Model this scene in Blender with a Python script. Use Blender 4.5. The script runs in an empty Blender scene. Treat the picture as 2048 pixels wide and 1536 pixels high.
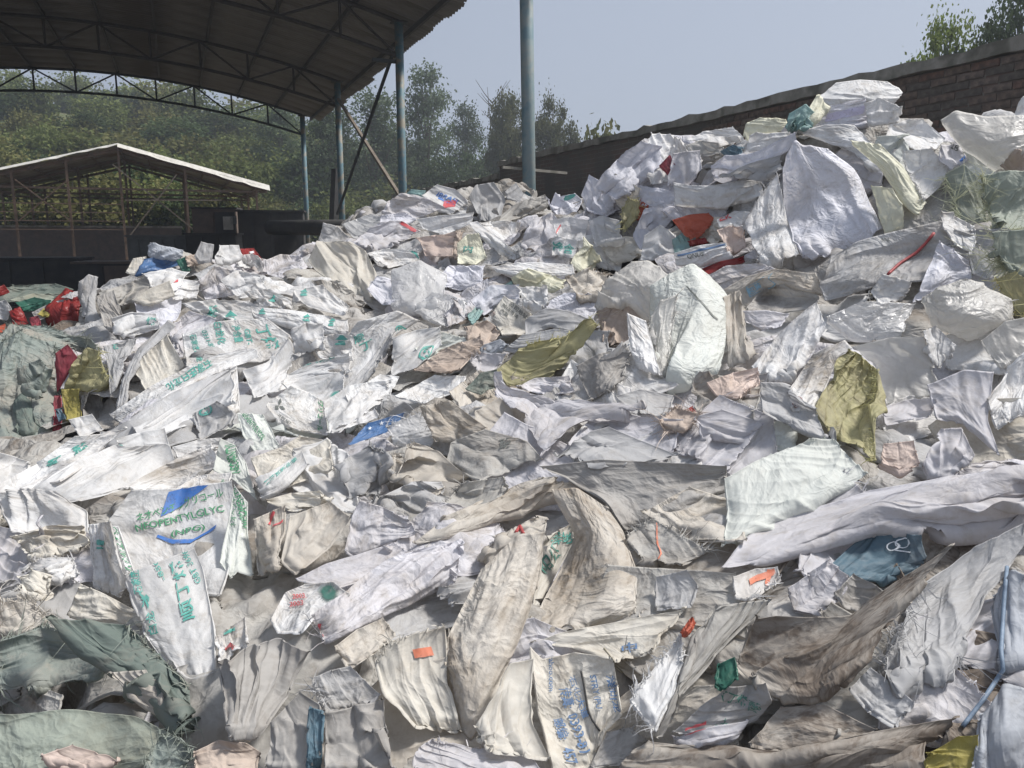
import bpy, bmesh, math, random
import numpy as np
from mathutils import Vector, Matrix
R = math.radians
rng = np.random.default_rng(7); random.seed(7)
sc = bpy.context.scene
col = sc.collection
# ---------------------------------------------------------------- camera
YAW, PITCH, FPX = 22.4, 10.3, 1607.0
CAM = np.array([0.0, 0.0, 1.6])
cy, sy, cp, sp = math.cos(R(YAW)), math.sin(R(YAW)), math.cos(R(PITCH)), math.sin(R(PITCH))
FWD = np.array([sy * cp, cy * cp, -sp]); RGT = np.array([cy, -sy, 0.0]); UPV = np.array([sy * sp, cy * sp, cp])
cd = bpy.data.cameras.new('camera'); cam = bpy.data.objects.new('camera', cd); col.objects.link(cam)
cd.sensor_width = 36; cd.lens = FPX / 2048 * 36; cd.clip_start = 0.05; cd.clip_end = 3000
cam.location = CAM; cam.rotation_euler = (R(90 - PITCH), 0, -R(YAW)); sc.camera = cam
# ---------------------------------------------------------------- sky, sun, exposure
SUN_EL, SUN_AZ = 55.0, 101.0          # azimuth from +Y towards +X
w = bpy.data.worlds.new('World'); sc.world = w; w.use_nodes = True
nt = w.node_tree; nt.nodes.clear()
out = nt.nodes.new('ShaderNodeOutputWorld'); bg = nt.nodes.new('ShaderNodeBackground')
sky = nt.nodes.new('ShaderNodeTexSky'); sky.sky_type = 'NISHITA'; sky.sun_disc = False
sky.sun_elevation = R(SUN_EL); sky.sun_rotation = R(SUN_AZ); sky.air_density = 1.0; sky.dust_density = 4.0; sky.ozone_density = 2.0
hs = nt.nodes.new('ShaderNodeHueSaturation'); hs.inputs['Saturation'].default_value = 0.55
mx = nt.nodes.new('ShaderNodeMixRGB'); mx.inputs[0].default_value = 0.7; mx.inputs[2].default_value = (2.85, 3.28, 4.15, 1)   # even haze veil over the whole sky
nt.links.new(sky.outputs[0], hs.inputs['Color']); nt.links.new(hs.outputs[0], mx.inputs[1])
nt.links.new(mx.outputs[0], bg.inputs[0]); bg.inputs[1].default_value = 0.101
nt.links.new(bg.outputs[0], out.inputs[0])
sd = bpy.data.lights.new('sun', 'SUN'); so = bpy.data.objects.new('sun', sd); col.objects.link(so)
sd.energy = 3.5; sd.angle = R(9.0); sd.color = (1.0, 0.965, 0.915)
SDIR = Vector((math.sin(R(SUN_AZ)) * math.cos(R(SUN_EL)), math.cos(R(SUN_AZ)) * math.cos(R(SUN_EL)), math.sin(R(SUN_EL))))
so.rotation_euler = SDIR.to_track_quat('Z', 'Y').to_euler(); so.location = (20, 5, 30)
vs = sc.view_settings; vs.view_transform = 'Standard'; vs.look = 'None'; vs.exposure = 0.52; vs.gamma = 1.0; vs.use_curve_mapping = False
sc.cycles.max_bounces = 5; sc.cycles.transparent_max_bounces = 8; sc.cycles.caustics_reflective = False; sc.cycles.caustics_refractive = False
try: sc.cycles.use_denoising = True
except Exception: pass

# ---------------------------------------------------------------- helpers
def pray(px, py):
    px = np.asarray(px, float); py = np.asarray(py, float)
    return FWD + RGT * ((px - 1024) / FPX)[..., None] - UPV * ((py - 768) / FPX)[..., None]
def pt(px, py, a): return CAM + pray(px, py) * a
def proj(P):
    d = P - CAM; a = d @ FWD
    return np.stack([1024 + FPX * (d @ RGT) / a, 768 - FPX * (d @ UPV) / a], -1), a
def tag(o, label=None, cat=None, group=None, kind=None):
    if label: o['label'] = label
    if cat: o['category'] = cat
    if group: o['group'] = group
    if kind: o['kind'] = kind
    return o
def link(name, me, mat=None, parent=None, loc=None):
    o = bpy.data.objects.new(name, me); col.objects.link(o)
    if mat is not None and me is not None and len(me.materials) == 0: me.materials.append(mat)
    if parent is not None: o.parent = parent
    if loc is not None: o.location = loc
    return o
def empty(name, loc=(0, 0, 0)):
    o = bpy.data.objects.new(name, None); col.objects.link(o); o.location = loc; return o
def np_mesh(name, V, F, smooth=True, uv=None):
    V = np.ascontiguousarray(V, np.float32); F = np.ascontiguousarray(F, np.int32); k = F.shape[1]
    me = bpy.data.meshes.new(name); me.vertices.add(len(V)); me.vertices.foreach_set('co', V.ravel())
    me.loops.add(F.size); me.loops.foreach_set('vertex_index', F.ravel())
    me.polygons.add(len(F)); me.polygons.foreach_set('loop_start', np.arange(0, F.size, k, dtype=np.int32))
    try: me.polygons.foreach_set('loop_total', np.full(len(F), k, np.int32))
    except Exception: pass
    if uv is not None:
        l = me.uv_layers.new(name='UVMap'); l.data.foreach_set('uv', np.ascontiguousarray(uv[F.ravel()], np.float32).ravel())
    me.update(calc_edges=True)
    if smooth: me.polygons.foreach_set('use_smooth', np.ones(len(F), bool))
    me.validate(); return me
class MB:
    def __init__(s): s.v = []; s.f = []
    def box(s, c, d, M=None):
        b = len(s.v); c = Vector(c)
        for x in (-.5, .5):
            for y in (-.5, .5):
                for z in (-.5, .5):
                    p = Vector((x * d[0], y * d[1], z * d[2]))
                    if M is not None: p = M @ p
                    s.v.append(c + p)
        s.f += [(b, b+1, b+3, b+2), (b+4, b+6, b+7, b+5), (b, b+4, b+5, b+1), (b+2, b+3, b+7, b+6), (b, b+2, b+6, b+4), (b+1, b+5, b+7, b+3)]
        return s
    def beam(s, p, q, w, h=None):
        p = Vector(p); q = Vector(q); h = h or w; d = q - p
        M = d.to_track_quat('X', 'Z').to_matrix()
        return s.box((p + q) / 2, (d.length, w, h), M)
    def tube(s, pts, rad, n=10, cap=True):
        pts = [Vector(p) for p in pts]; b = len(s.v)
        rads = rad if hasattr(rad, '__len__') else [rad] * len(pts)
        for i, p in enumerate(pts):
            d = (pts[min(i+1, len(pts)-1)] - pts[max(i-1, 0)]).normalized()
            M = d.to_track_quat('Z', 'Y').to_matrix()
            for k in range(n):
                a = 2 * math.pi * k / n; s.v.append(p + M @ Vector((math.cos(a), math.sin(a), 0)) * rads[i])
        for i in range(len(pts) - 1):
            for k in range(n):
                s.f.append((b+i*n+k, b+i*n+(k+1) % n, b+(i+1)*n+(k+1) % n, b+(i+1)*n+k))
        if cap: s.f.append(tuple(b+k for k in reversed(range(n)))); s.f.append(tuple(b+(len(pts)-1)*n+k for k in range(n)))
        return s
    def build(s, name, mat, parent=None, smooth=False, loc=None, bevel=0):
        me = bpy.data.meshes.new(name); me.from_pydata([tuple(v) for v in s.v], [], s.f); me.update()
        if smooth: me.polygons.foreach_set('use_smooth', np.ones(len(me.polygons), bool))
        return link(name, me, mat, parent, loc)
# ---------------------------------------------------------------- materials
def _mat(name):
    m = bpy.data.materials.new(name); m.use_nodes = True; t = m.node_tree; t.nodes.clear()
    o = t.nodes.new('ShaderNodeOutputMaterial'); b = t.nodes.new('ShaderNodeBsdfPrincipled')
    t.links.new(b.outputs[0], o.inputs[0]); return m, t, b, o
def nd(t, k, **kw):
    n = t.nodes.new(k)
    for a, v in kw.items():
        if a.startswith('_'): setattr(n, a[1:], v)
        else: n.inputs[a.replace('__', ' ')].default_value = v
    return n
def rgba(c): return (c[0], c[1], c[2], 1)
def simple(name, c1, c2=None, scale=6, rough=.8, metal=0, bump=.2, detail=6, c3=None, scale3=2.0, thr=(.35, .65)):
    m, t, b, o = _mat(name); c2 = c2 or tuple(x * .7 for x in c1)
    tc = nd(t, 'ShaderNodeTexCoord'); n = nd(t, 'ShaderNodeTexNoise', Scale=scale, Detail=detail, Roughness=.65)
    r = nd(t, 'ShaderNodeValToRGB'); r.color_ramp.elements[0].color = rgba(c1); r.color_ramp.elements[1].color = rgba(c2)
    r.color_ramp.elements[0].position, r.color_ramp.elements[1].position = thr
    t.links.new(tc.outputs['Object'], n.inputs['Vector']); t.links.new(n.outputs[0], r.inputs[0])
    last = r.outputs[0]
    if c3:
        n3 = nd(t, 'ShaderNodeTexNoise', Scale=scale3, Detail=4.0); t.links.new(tc.outputs['Object'], n3.inputs['Vector'])
        r3 = nd(t, 'ShaderNodeValToRGB'); r3.color_ramp.elements[0].position = .5; r3.color_ramp.elements[1].position = .62
        t.links.new(n3.outputs[0], r3.inputs[0]); mxx = nd(t, 'ShaderNodeMixRGB', Color2=rgba(c3))
        t.links.new(r3.outputs[0], mxx.inputs[0]); t.links.new(last, mxx.inputs[1]); last = mxx.outputs[0]
    t.links.new(last, b.inputs['Base Color']); b.inputs['Roughness'].default_value = rough; b.inputs['Metallic'].default_value = metal
    if bump:
        bp = nd(t, 'ShaderNodeBump', Strength=bump, Distance=.02); t.links.new(n.outputs[0], bp.inputs['Height']); t.links.new(bp.outputs[0], b.inputs['Normal'])
    return m
def sackmat(name, c, dirt=(.30, .25, .19), amt=.35, trans=.28, rough=.58, clear=0.0, spec=.22, crease=.4, dthr=.55):
    """woven plastic cloth: crumpled creases, faint weave, dirt in patches, a little light let through"""
    m, t, b, o = _mat(name)
    uv = nd(t, 'ShaderNodeUVMap'); oi = nd(t, 'ShaderNodeObjectInfo')
    off = nd(t, 'ShaderNodeVectorMath', _operation='SCALE'); off.inputs[0].default_value = (37.1, 91.7, 11.3); t.links.new(oi.outputs['Random'], off.inputs['Scale'])
    add = nd(t, 'ShaderNodeVectorMath', _operation='ADD'); t.links.new(uv.outputs[0], add.inputs[0]); t.links.new(off.outputs[0], add.inputs[1])
    V = add.outputs[0]
    nw = nd(t, 'ShaderNodeTexNoise', Scale=5.0, Detail=2.0); t.links.new(V, nw.inputs['Vector'])
    wv = nd(t, 'ShaderNodeMixRGB', Fac=.09); wv.blend_type = 'LINEAR_LIGHT'; t.links.new(V, wv.inputs[1]); t.links.new(nw.outputs['Color'], wv.inputs[2])
    vo = nd(t, 'ShaderNodeTexVoronoi', Scale=10.0); vo.feature = 'DISTANCE_TO_EDGE'; t.links.new(wv.outputs[0], vo.inputs['Vector'])
    vr = nd(t, 'ShaderNodeMapRange'); vr.inputs['From Max'].default_value = .22; t.links.new(vo.outputs['Distance'], vr.inputs['Value'])
    v2 = nd(t, 'ShaderNodeTexNoise', Scale=19.0, Detail=2.0, Roughness=.55); t.links.new(wv.outputs[0], v2.inputs['Vector'])
    rg_ = nd(t, 'ShaderNodeMath', _operation='SUBTRACT'); rg_.inputs[1].default_value = .5; t.links.new(v2.outputs[0], rg_.inputs[0]); ra_ = nd(t, 'ShaderNodeMath', _operation='ABSOLUTE'); t.links.new(rg_.outputs[0], ra_.inputs[0])
    nf = nd(t, 'ShaderNodeTexNoise', Scale=75.0, Detail=2.0, Roughness=.6); t.links.new(V, nf.inputs['Vector'])
    a1 = nd(t, 'ShaderNodeMath', _operation='MULTIPLY_ADD'); a1.inputs[1].default_value = -3.4; t.links.new(ra_.outputs[0], a1.inputs[0]); vi = nd(t, 'ShaderNodeMath', _operation='MULTIPLY'); vi.inputs[1].default_value = -.7; t.links.new(vr.outputs[0], vi.inputs[0]); t.links.new(vi.outputs[0], a1.inputs[2])
    a2 = nd(t, 'ShaderNodeMath', _operation='MULTIPLY_ADD'); a2.inputs[1].default_value = .5; t.links.new(nf.outputs[0], a2.inputs[0]); t.links.new(a1.outputs[0], a2.inputs[2])
    bp = nd(t, 'ShaderNodeBump', Distance=.010); bs = nd(t, 'ShaderNodeMapRange'); bs.inputs['To Min'].default_value = crease * .35; bs.inputs['To Max'].default_value = min(1, crease * 1.5); t.links.new(oi.outputs['Random'], bs.inputs['Value']); t.links.new(bs.outputs[0], bp.inputs['Strength']); t.links.new(a2.outputs[0], bp.inputs['Height']); t.links.new(bp.outputs[0], b.inputs['Normal'])
    # colour
    nd1 = nd(t, 'ShaderNodeTexNoise', Scale=3.2, Detail=5.0, Roughness=.7); t.links.new(V, nd1.inputs['Vector'])
    rr = nd(t, 'ShaderNodeMapRange'); rr.inputs['From Min'].default_value = dthr - .12; rr.inputs['From Max'].default_value = dthr + .2; rr.inputs['To Max'].default_value = amt * 1.5
    t.links.new(nd1.outputs[0], rr.inputs['Value'])
    rm = nd(t, 'ShaderNodeMath', _operation='MULTIPLY_ADD'); rm.inputs[1].default_value = 1.0; rm.inputs[2].default_value = .5; t.links.new(oi.outputs['Random'], rm.inputs[0])
    dm = nd(t, 'ShaderNodeMath', _operation='MULTIPLY', _use_clamp=True); t.links.new(rr.outputs[0], dm.inputs[0]); t.links.new(rm.outputs[0], dm.inputs[1])
    n3 = nd(t, 'ShaderNodeTexNoise', Scale=22.0, Detail=4.0, Roughness=.75); t.links.new(V, n3.inputs['Vector'])
    r3 = nd(t, 'ShaderNodeMapRange'); r3.inputs['From Min'].default_value = .5; r3.inputs['From Max'].default_value = .8; r3.inputs['To Max'].default_value = amt * 1.25; t.links.new(n3.outputs[0], r3.inputs['Value'])
    sm = nd(t, 'ShaderNodeMath', _operation='ADD', _use_clamp=True); t.links.new(dm.outputs[0], sm.inputs[0]); t.links.new(r3.outputs[0], sm.inputs[1])
    hv = nd(t, 'ShaderNodeHueSaturation', Color=rgba(c)); vm = nd(t, 'ShaderNodeMapRange'); vm.inputs['To Min'].default_value = .88; vm.inputs['To Max'].default_value = 1.08
    t.links.new(oi.outputs['Random'], vm.inputs['Value']); t.links.new(vm.outputs[0], hv.inputs['Value'])
    mc = nd(t, 'ShaderNodeMixRGB', Color2=rgba(dirt)); t.links.new(sm.outputs[0], mc.inputs[0]); t.links.new(hv.outputs[0], mc.inputs[1])
    t.links.new(mc.outputs[0], b.inputs['Base Color']); b.inputs['Roughness'].default_value = rough; b.inputs['Specular IOR Level'].default_value = spec
    tr = nd(t, 'ShaderNodeBsdfTranslucent'); t.links.new(mc.outputs[0], tr.inputs[0]); t.links.new(bp.outputs[0], tr.inputs['Normal'])
    ms = nd(t, 'ShaderNodeMixShader', Fac=trans); t.links.new(b.outputs[0], ms.inputs[1]); t.links.new(tr.outputs[0], ms.inputs[2])
    last = ms.outputs[0]
    if clear:
        tp = nd(t, 'ShaderNodeBsdfTransparent'); m2 = nd(t, 'ShaderNodeMixShader', Fac=clear); t.links.new(last, m2.inputs[1]); t.links.new(tp.outputs[0], m2.inputs[2]); last = m2.outputs[0]
    t.links.new(last, o.inputs[0])
    return m
DW = (.36, .31, .25)
M = {
 'white': sackmat('white_woven', (.80, .80, .80), DW, .42), 'cool': sackmat('cool_white_woven', (.76, .765, .83), DW, .24, crease=.5),
 'lav': sackmat('lavender_white_woven', (.68, .67, .705), DW, .42), 'cream': sackmat('cream_woven', (.72, .69, .625), (.38, .31, .22), .35),
 'pcream': sackmat('pale_cream_woven', (.82, .81, .66), (.42, .36, .2), .2), 'beige': sackmat('beige_woven', (.62, .58, .52), (.33, .27, .205), .5),
 'dirty': sackmat('dirty_woven', (.50, .485, .455), (.26, .225, .19), .55), 'grey': sackmat('grey_woven', (.52, .52, .525), (.28, .25, .21), .4),
 'mud': sackmat('muddy_woven', (.41, .38, .34), (.16, .13, .105), .85, trans=.06, dthr=.48), 'shade': sackmat('taupe_woven', (.40, .385, .365), (.21, .185, .16), .5, trans=.1),  # taupe serves brown-grey cloth and also sheets darkened to stand for shadow
 'pgreen': sackmat('pale_green_woven', (.72, .745, .705), DW, .15), 'green': sackmat('grey_green_woven', (.36, .40, .345), (.28, .265, .20), .45),
 'dgreen': sackmat('dark_green_mesh', (.15, .185, .165), (.24, .225, .19), .55, trans=.1), 'net': sackmat('sea_green_net', (.225, .26, .24), (.31, .29, .25), .6, trans=.1, crease=.7),
 'yellow': sackmat('mustard_woven', (.47, .44, .25), (.29, .26, .17), .6), 'byellow': sackmat('bright_yellow', (.43, .37, .11), (.26, .23, .13), .55),
 'blue': sackmat('blue_film', (.09, .20, .42), (.26, .26, .27), .3, rough=.35), 'tblue': sackmat('teal_blue_woven', (.13, .21, .265), (.24, .24, .24), .45),
 'red': sackmat('red_film', (.28, .035, .035), (.25, .1, .08), .2, rough=.35), 'orange': sackmat('orange_red_film', (.50, .12, .07), (.3, .1, .08), .15, rough=.35, trans=.3),  # red film darkened in place of the roof's missing shadow
 'maroon': sackmat('maroon_woven', (.30, .06, .08), (.2, .1, .1), .3), 'teal': sackmat('faded_teal_woven', (.30, .47, .46), DW, .25),
 'brown': sackmat('brown_paper', (.48, .40, .34), (.24, .18, .14), .4, trans=.08), 'pink': sackmat('pinkish_woven', (.70, .58, .52), (.4, .3, .22), .3),
 'film': sackmat('milky_film', (.80, .80, .80), DW, .1, trans=.4, rough=.3, clear=.16, spec=.5, crease=.55), 'frost': sackmat('frosted_film', (.76, .745, .71), DW, .15, trans=.4, rough=.4, clear=.10, spec=.45, crease=.6),
 'bluegrey': sackmat('blue_grey_woven', (.50, .53, .58), (.3, .28, .25), .25), 'emerald': sackmat('green_film', (.05, .16, .12), (.2, .2, .15), .2, rough=.35),
 'straw': sackmat('pale_green_thread', (.56, .58, .42), DW, .2), 'straw2': sackmat('mustard_thread', (.55, .52, .26), DW, .2), 'straw3': sackmat('grey_green_thread', (.26, .30, .265), DW, .3),
 'core': sackmat('packed_sack_mass', (.17, .165, .16), (.07, .06, .055), .8, trans=0),  # core coloured dark so the gaps between sacks look shadowed
}
def ink(name, c):
    """printing ink, worn through to the cloth in small flecks"""
    m = simple(name, c, tuple(x * .8 + .07 for x in c), 30, .6, bump=0); t = m.node_tree; o = next(n for n in t.nodes if n.type == 'OUTPUT_MATERIAL'); b = next(n for n in t.nodes if n.type == 'BSDF_PRINCIPLED')
    tc = nd(t, 'ShaderNodeTexCoord'); n = nd(t, 'ShaderNodeTexNoise', Scale=55.0, Detail=4.0, Roughness=.7); t.links.new(tc.outputs['Object'], n.inputs['Vector']); r = nd(t, 'ShaderNodeMapRange'); r.inputs['From Min'].default_value = .54; r.inputs['From Max'].default_value = .76; r.inputs['To Min'].default_value = .03; r.inputs['To Max'].default_value = .85
    t.links.new(n.outputs[0], r.inputs['Value']); tp = nd(t, 'ShaderNodeBsdfTransparent'); ms = nd(t, 'ShaderNodeMixShader'); t.links.new(r.outputs[0], ms.inputs[0]); t.links.new(b.outputs[0], ms.inputs[1]); t.links.new(tp.outputs[0], ms.inputs[2]); t.links.new(ms.outputs[0], o.inputs[0]); return m
INK = {'teal': ink('teal_ink', (.07, .36, .30)), 'green': ink('green_ink', (.03, .24, .10)), 'navy': ink('navy_ink', (.08, .17, .33)), 'blue': ink('blue_ink', (.04, .17, .52)),
       'black': ink('dark_ink', (.10, .11, .10)), 'red': ink('red_ink', (.55, .06, .07)), 'dgreen': ink('dark_green_ink', (.03, .16, .12)), 'lblue': ink('light_blue_ink', (.22, .42, .55)),
       'white': ink('white_ink', (.75, .78, .8)), 'brown': ink('brown_ink', (.22, .10, .09)), 'orange': ink('orange_ink', (.62, .17, .08)), 'lilac': ink('lilac_ink', (.62, .58, .74))}
# ---------------------------------------------------------------- ground, hill
gm = simple('packed_earth', (.16, .13, .10), (.09, .075, .06), 3.0, .95, bump=.5, c3=(.2, .17, .13), scale3=.6)
gme = np_mesh('ground', np.array([(-900, -900, 0), (900, -900, 0), (900, 900, 0), (-900, 900, 0)], float), np.array([[0, 1, 2, 3]]), smooth=False)
tag(link('ground', gme, gm), kind='structure')
def sstep(t): t = np.clip(t, 0, 1); return t * t * (3 - 2 * t)
def hillz(x, y):
    x = np.asarray(x, float); y = np.asarray(y, float); p = np.stack([x, y], -1)
    return sstep((y - 33) / 48) * (11.5 - 5.6 * sstep((x + 6) / 26)) + sstep((y - 33) / 10) * (vnoise0(p, .12, 3) * 1.6)
def vnoise0(P, freq, seed):
    r = np.random.default_rng(seed); T = r.random((64, 64)); x = P[..., 0] * freq; y = P[..., 1] * freq
    i = np.floor(x).astype(int); j = np.floor(y).astype(int); fx = x - i; fy = y - j; g = lambda a, b: T[a % 64, b % 64]
    return (g(i, j) * (1 - fx) + g(i+1, j) * fx) * (1 - fy) + (g(i, j+1) * (1 - fx) + g(i+1, j+1) * fx) * fy - .5
hx, hy = np.meshgrid(np.linspace(-90, 130, 90), np.linspace(32, 150, 60), indexing='ij'); hzv = hillz(hx, hy) - .05
HV = np.stack([hx, hy, hzv], -1).reshape(-1, 3); i_, j_ = np.meshgrid(np.arange(89), np.arange(59), indexing='ij'); a_ = (i_ * 60 + j_).ravel()
hillm = simple('grassy_slope', (.10, .115, .035), (.13, .11, .055), .5, .95, bump=.6, c3=(.07, .09, .03), scale3=.12)
tag(link('hill', np_mesh('hill', HV, np.stack([a_, a_ + 60, a_ + 61, a_ + 1], -1)), hillm), kind='structure')
# ---------------------------------------------------------------- brick boundary wall on the right
def brickmat(name):
    m, t, b, o = _mat(name); tc = nd(t, 'ShaderNodeTexCoord'); sx = nd(t, 'ShaderNodeSeparateXYZ'); cb = nd(t, 'ShaderNodeCombineXYZ'); t.links.new(tc.outputs['Object'], sx.inputs[0])
    t.links.new(sx.outputs['Y'], cb.inputs[0]); t.links.new(sx.outputs['Z'], cb.inputs[1])
    br = nd(t, 'ShaderNodeTexBrick', Color1=(.15, .10, .08, 1), Color2=(.13, .115, .10, 1), Mortar=(.19, .18, .16, 1), Scale=1.0, Mortar__Size=.006); br.inputs['Brick Width'].default_value = .25; br.inputs['Row Height'].default_value = .065
    t.links.new(cb.outputs[0], br.inputs['Vector']); n = nd(t, 'ShaderNodeTexNoise', Scale=2.2, Detail=8.0); t.links.new(tc.outputs['Object'], n.inputs['Vector'])
    mm = nd(t, 'ShaderNodeMixRGB', Color2=(.10, .095, .085, 1)); rr = nd(t, 'ShaderNodeMapRange'); rr.inputs['From Min'].default_value = .4; rr.inputs['From Max'].default_value = .68; t.links.new(n.outputs[0], rr.inputs['Value']); t.links.new(rr.outputs[0], mm.inputs[0]); t.links.new(br.outputs['Color'], mm.inputs[1]); t.links.new(mm.outputs[0], b.inputs['Base Color'])
    bp = nd(t, 'ShaderNodeBump', Strength=.7, Distance=.01); bp.invert = True; t.links.new(br.outputs['Fac'], bp.inputs['Height']); t.links.new(bp.outputs[0], b.inputs['Normal']); b.inputs['Roughness'].default_value = .92; return m
BW = brickmat('old_brickwork'); mortar = simple('old_mortar', (.11, .10, .085), (.07, .065, .055), 9, .95, bump=.4)
capm = simple('weathered_concrete', (.34, .32, .28), (.20, .19, .16), 5, .95, bump=.6, c3=(.13, .125, .10), scale3=3)
wall = empty('brick_wall', (6.12, 7, 0)); tag(wall, 'tall old brick wall with concrete coping running behind the heap', 'wall')
MB().box((0, .1, 1.49), (.24, 16.2, 2.98)).build('wall_core', BW, wall)
def rough_cap(y0, y1, z, parent, name):
    n = int((y1 - y0) / .18); V = []; rr = random.Random(5)
    for k in range(n + 1):
        y = y0 + (y1 - y0) * k / n; j = rr.uniform(-.018, .018); h = rr.uniform(-.025, .02)
        V += [(-.17 + j, y, z + rr.uniform(-.012, .012)), (.17, y, z), (.165, y, z + .11 + h * .4), (-.165 + j + rr.uniform(-.01, .01), y, z + .10 + h)]
    F = []
    for k in range(n):
        b = 4 * k
        for q in range(4): F.append((b + q, b + (q + 1) % 4, b + 4 + (q + 1) % 4, b + 4 + q))
    F += [(0, 3, 2, 1), (4*n, 4*n+1, 4*n+2, 4*n+3)]
    me = bpy.data.meshes.new(name); me.from_pydata(V, [], F); me.update(); return link(name, me, capm, parent)
rough_cap(-8, 8.2, 2.985, wall, 'coping')
rb = random.Random(3); bmats = [simple('brick_%s' % n_, c, tuple(x * .6 for x in c), 25, .9, bump=.5, c3=(.07, .06, .05), scale3=9) for n_, c in (('red', (.20, .12, .09)), ('brown', (.19, .14, .11)), ('dark', (.14, .12, .10)), ('dull', (.22, .17, .14)))]
bmesh_ = []
for q, m_ in enumerate(bmats * 2):
    mb = MB().box((0, 0, 0), (.10, .236, .054)); me = bpy.data.meshes.new('brick'); me.from_pydata([(v[0] + rb.uniform(-.003, .003), v[1] + rb.uniform(-.004, .004), v[2] + rb.uniform(-.003, .003)) for v in mb.v], [], mb.f); me.update(); me.materials.append(m_); bmesh_.append(me)
for cz in range(14):
    for k in range(19):
        o = link('brick', bmesh_[rb.choice((0, 1, 2, 3, 1, 2, 5, 6, 7))], None, wall); o.location = (-.12 + .042 + rb.uniform(-.006, .004), 3.75 - 7 + k * .25 + (.125 if cz % 2 else 0), 2.945 - cz * .066); o.rotation_euler = (0, rb.uniform(-.01, .01), rb.uniform(-.015, .015))
low = empty('brick_wall', (6.12, 19.5, 0)); tag(low, 'lower stretch of brick wall beyond the end of the tall one', 'wall')
MB().box((0, 0, 1.37), (.24, 8.58, 2.74)).build('wall_core', BW, low); rough_cap(-4.29, 4.29, 2.745, low, 'coping')
# ---------------------------------------------------------------- open shed with arched trusses
blue = simple('flaking_blue_paint', (.075, .19, .25), (.16, .22, .235), 14, .6, bump=.2, c3=(.27, .25, .2), scale3=4)
bluew = simple('weathered_blue_paint', (.16, .235, .255), (.24, .265, .25), 10, .65, bump=.2, c3=(.12, .20, .23), scale3=5)
steel = simple('dark_steel', (.055, .05, .045), (.03, .028, .026), 8, .7, bump=.1); steelb = simple('blue_black_steel', (.035, .05, .055), (.03, .03, .03), 8, .7, bump=.1)
roofm = simple('dull_roof_sheet', (.25, .245, .23), (.17, .165, .15), 1.2, .7, bump=.1, c3=(.10, .085, .065), scale3=.35)
shed = empty('open_shed', (-2.32, 17.9, 0)); tag(shed, 'big open shed with arched steel trusses and blue columns', 'shed')
XC, HALF, ZE, RISE, YS = -2.45, 6.27, 5.36, .88, [8.9, 14.9, 20.9, 26.9]
RAD = (HALF ** 2 + RISE ** 2) / (2 * RISE)
def arcz(dx): return ZE + RISE - RAD + math.sqrt(RAD * RAD - dx * dx)
for k, y in enumerate(YS):
    for s in (1, -1):
        lean = (.13 if (k == 0 and s == 1) else 0.0)
        c = MB().tube([(s * HALF - lean * .2, y - 17.9, 0), (s * HALF - lean * .55, y - 17.9, 2.6), (s * HALF - lean, y - 17.9, ZE + .02)], .078, 14).build('column', bluew if (k == 0 and s == 1) else blue, shed, smooth=True)
        MB().box((s * HALF - lean, y - 17.9, ZE + .03), (.26, .26, .02)).build('cap_plate', steelb, c)
        MB().box((s * HALF - lean * .2, y - 17.9, .012), (.34, .34, .024)).build('base_plate', steelb, c)
        if k == 0 and s == 1: MB().beam((HALF - .42, y - 17.95, 2.40), (HALF + .52, y - 17.70, 2.38), .03).build('crossbar', capm, c)
NB = 12
for k, y in enumerate(YS):
    tr = empty('truss', (0, y - 17.9, 0)); tr.parent = shed; mat_ = steel if k < 3 else steelb
    xs = [-HALF + 2 * HALF * q / (2 * NB) for q in range(2 * NB + 1)]
    MB().tube([(x, 0, arcz(x) + .04) for x in xs], .038, 6).build('top_chord', mat_, tr); MB().tube([(x, 0, arcz(x) - .56) for x in xs], .038, 6).build('bottom_chord', mat_, tr)
    nodes = [-HALF + 2 * HALF * q / NB for q in range(NB + 1)]
    for q, x in enumerate(nodes):
        MB().tube([(x, 0, arcz(x) + .04), (x, 0, arcz(x) - .56)], .026, 6).build('upright', mat_, tr)
        if q < NB:
            x2 = nodes[q + 1]; zz = (arcz(x) + .04, arcz(x2) - .56) if q % 2 else (arcz(x) - .56, arcz(x2) + .04)
            MB().tube([(x, 0, zz[0]), (x2, 0, zz[1])], .024, 6).build('diagonal', mat_, tr)
Y0R, Y1R = 8.2 - 17.9, 27.6 - 17.9
for q in range(13):
    x = -HALF - .35 + (2 * HALF + .7) * q / 12; xx = max(-HALF, min(HALF, x)); MB().box((x, (Y0R + Y1R) / 2, arcz(xx) - (abs(x) - abs(xx)) * .29 + .12), (.05, Y1R - Y0R - .1, .09)).build('purlin', steel, shed)
for q in range(6):
    yq = YS[0] + 3 + 6 * (q % 3)
PW = .84; npan = int(round((Y1R - Y0R) / PW)); pm = []
for var in range(4):
    ext = [.64, .68, .66, .72][var]; V = []; nx, ny = 26, 22; F = []
    for a in range(nx + 1):
        x = -HALF - ext + (2 * HALF + 2 * ext) * a / nx; xx = max(-HALF, min(HALF, x)); z = arcz(xx) - (abs(x) - abs(xx)) * .29 + .185
        for b in range(ny + 1): V.append((x, PW * 1.02 * (b / ny - .5), z + .016 * (1 if (b % 4) in (0, 1) else -1)))
    for a in range(nx):
        for b in range(ny): u = a * (ny + 1) + b; F.append((u, u + ny + 1, u + ny + 2, u + 1))
    me = bpy.data.meshes.new('roof_panel'); me.from_pydata(V, [], F); me.update(); me.materials.append(roofm); pm.append(me)
for k in range(npan):
    o = link('roof_panel', pm[random.randrange(4)], None, shed); o.location = (random.uniform(-.012, .012), Y0R + PW * (k + .5), .004 * (k % 2)); o.rotation_euler = (0, 0, random.uniform(-.003, .003))
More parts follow.
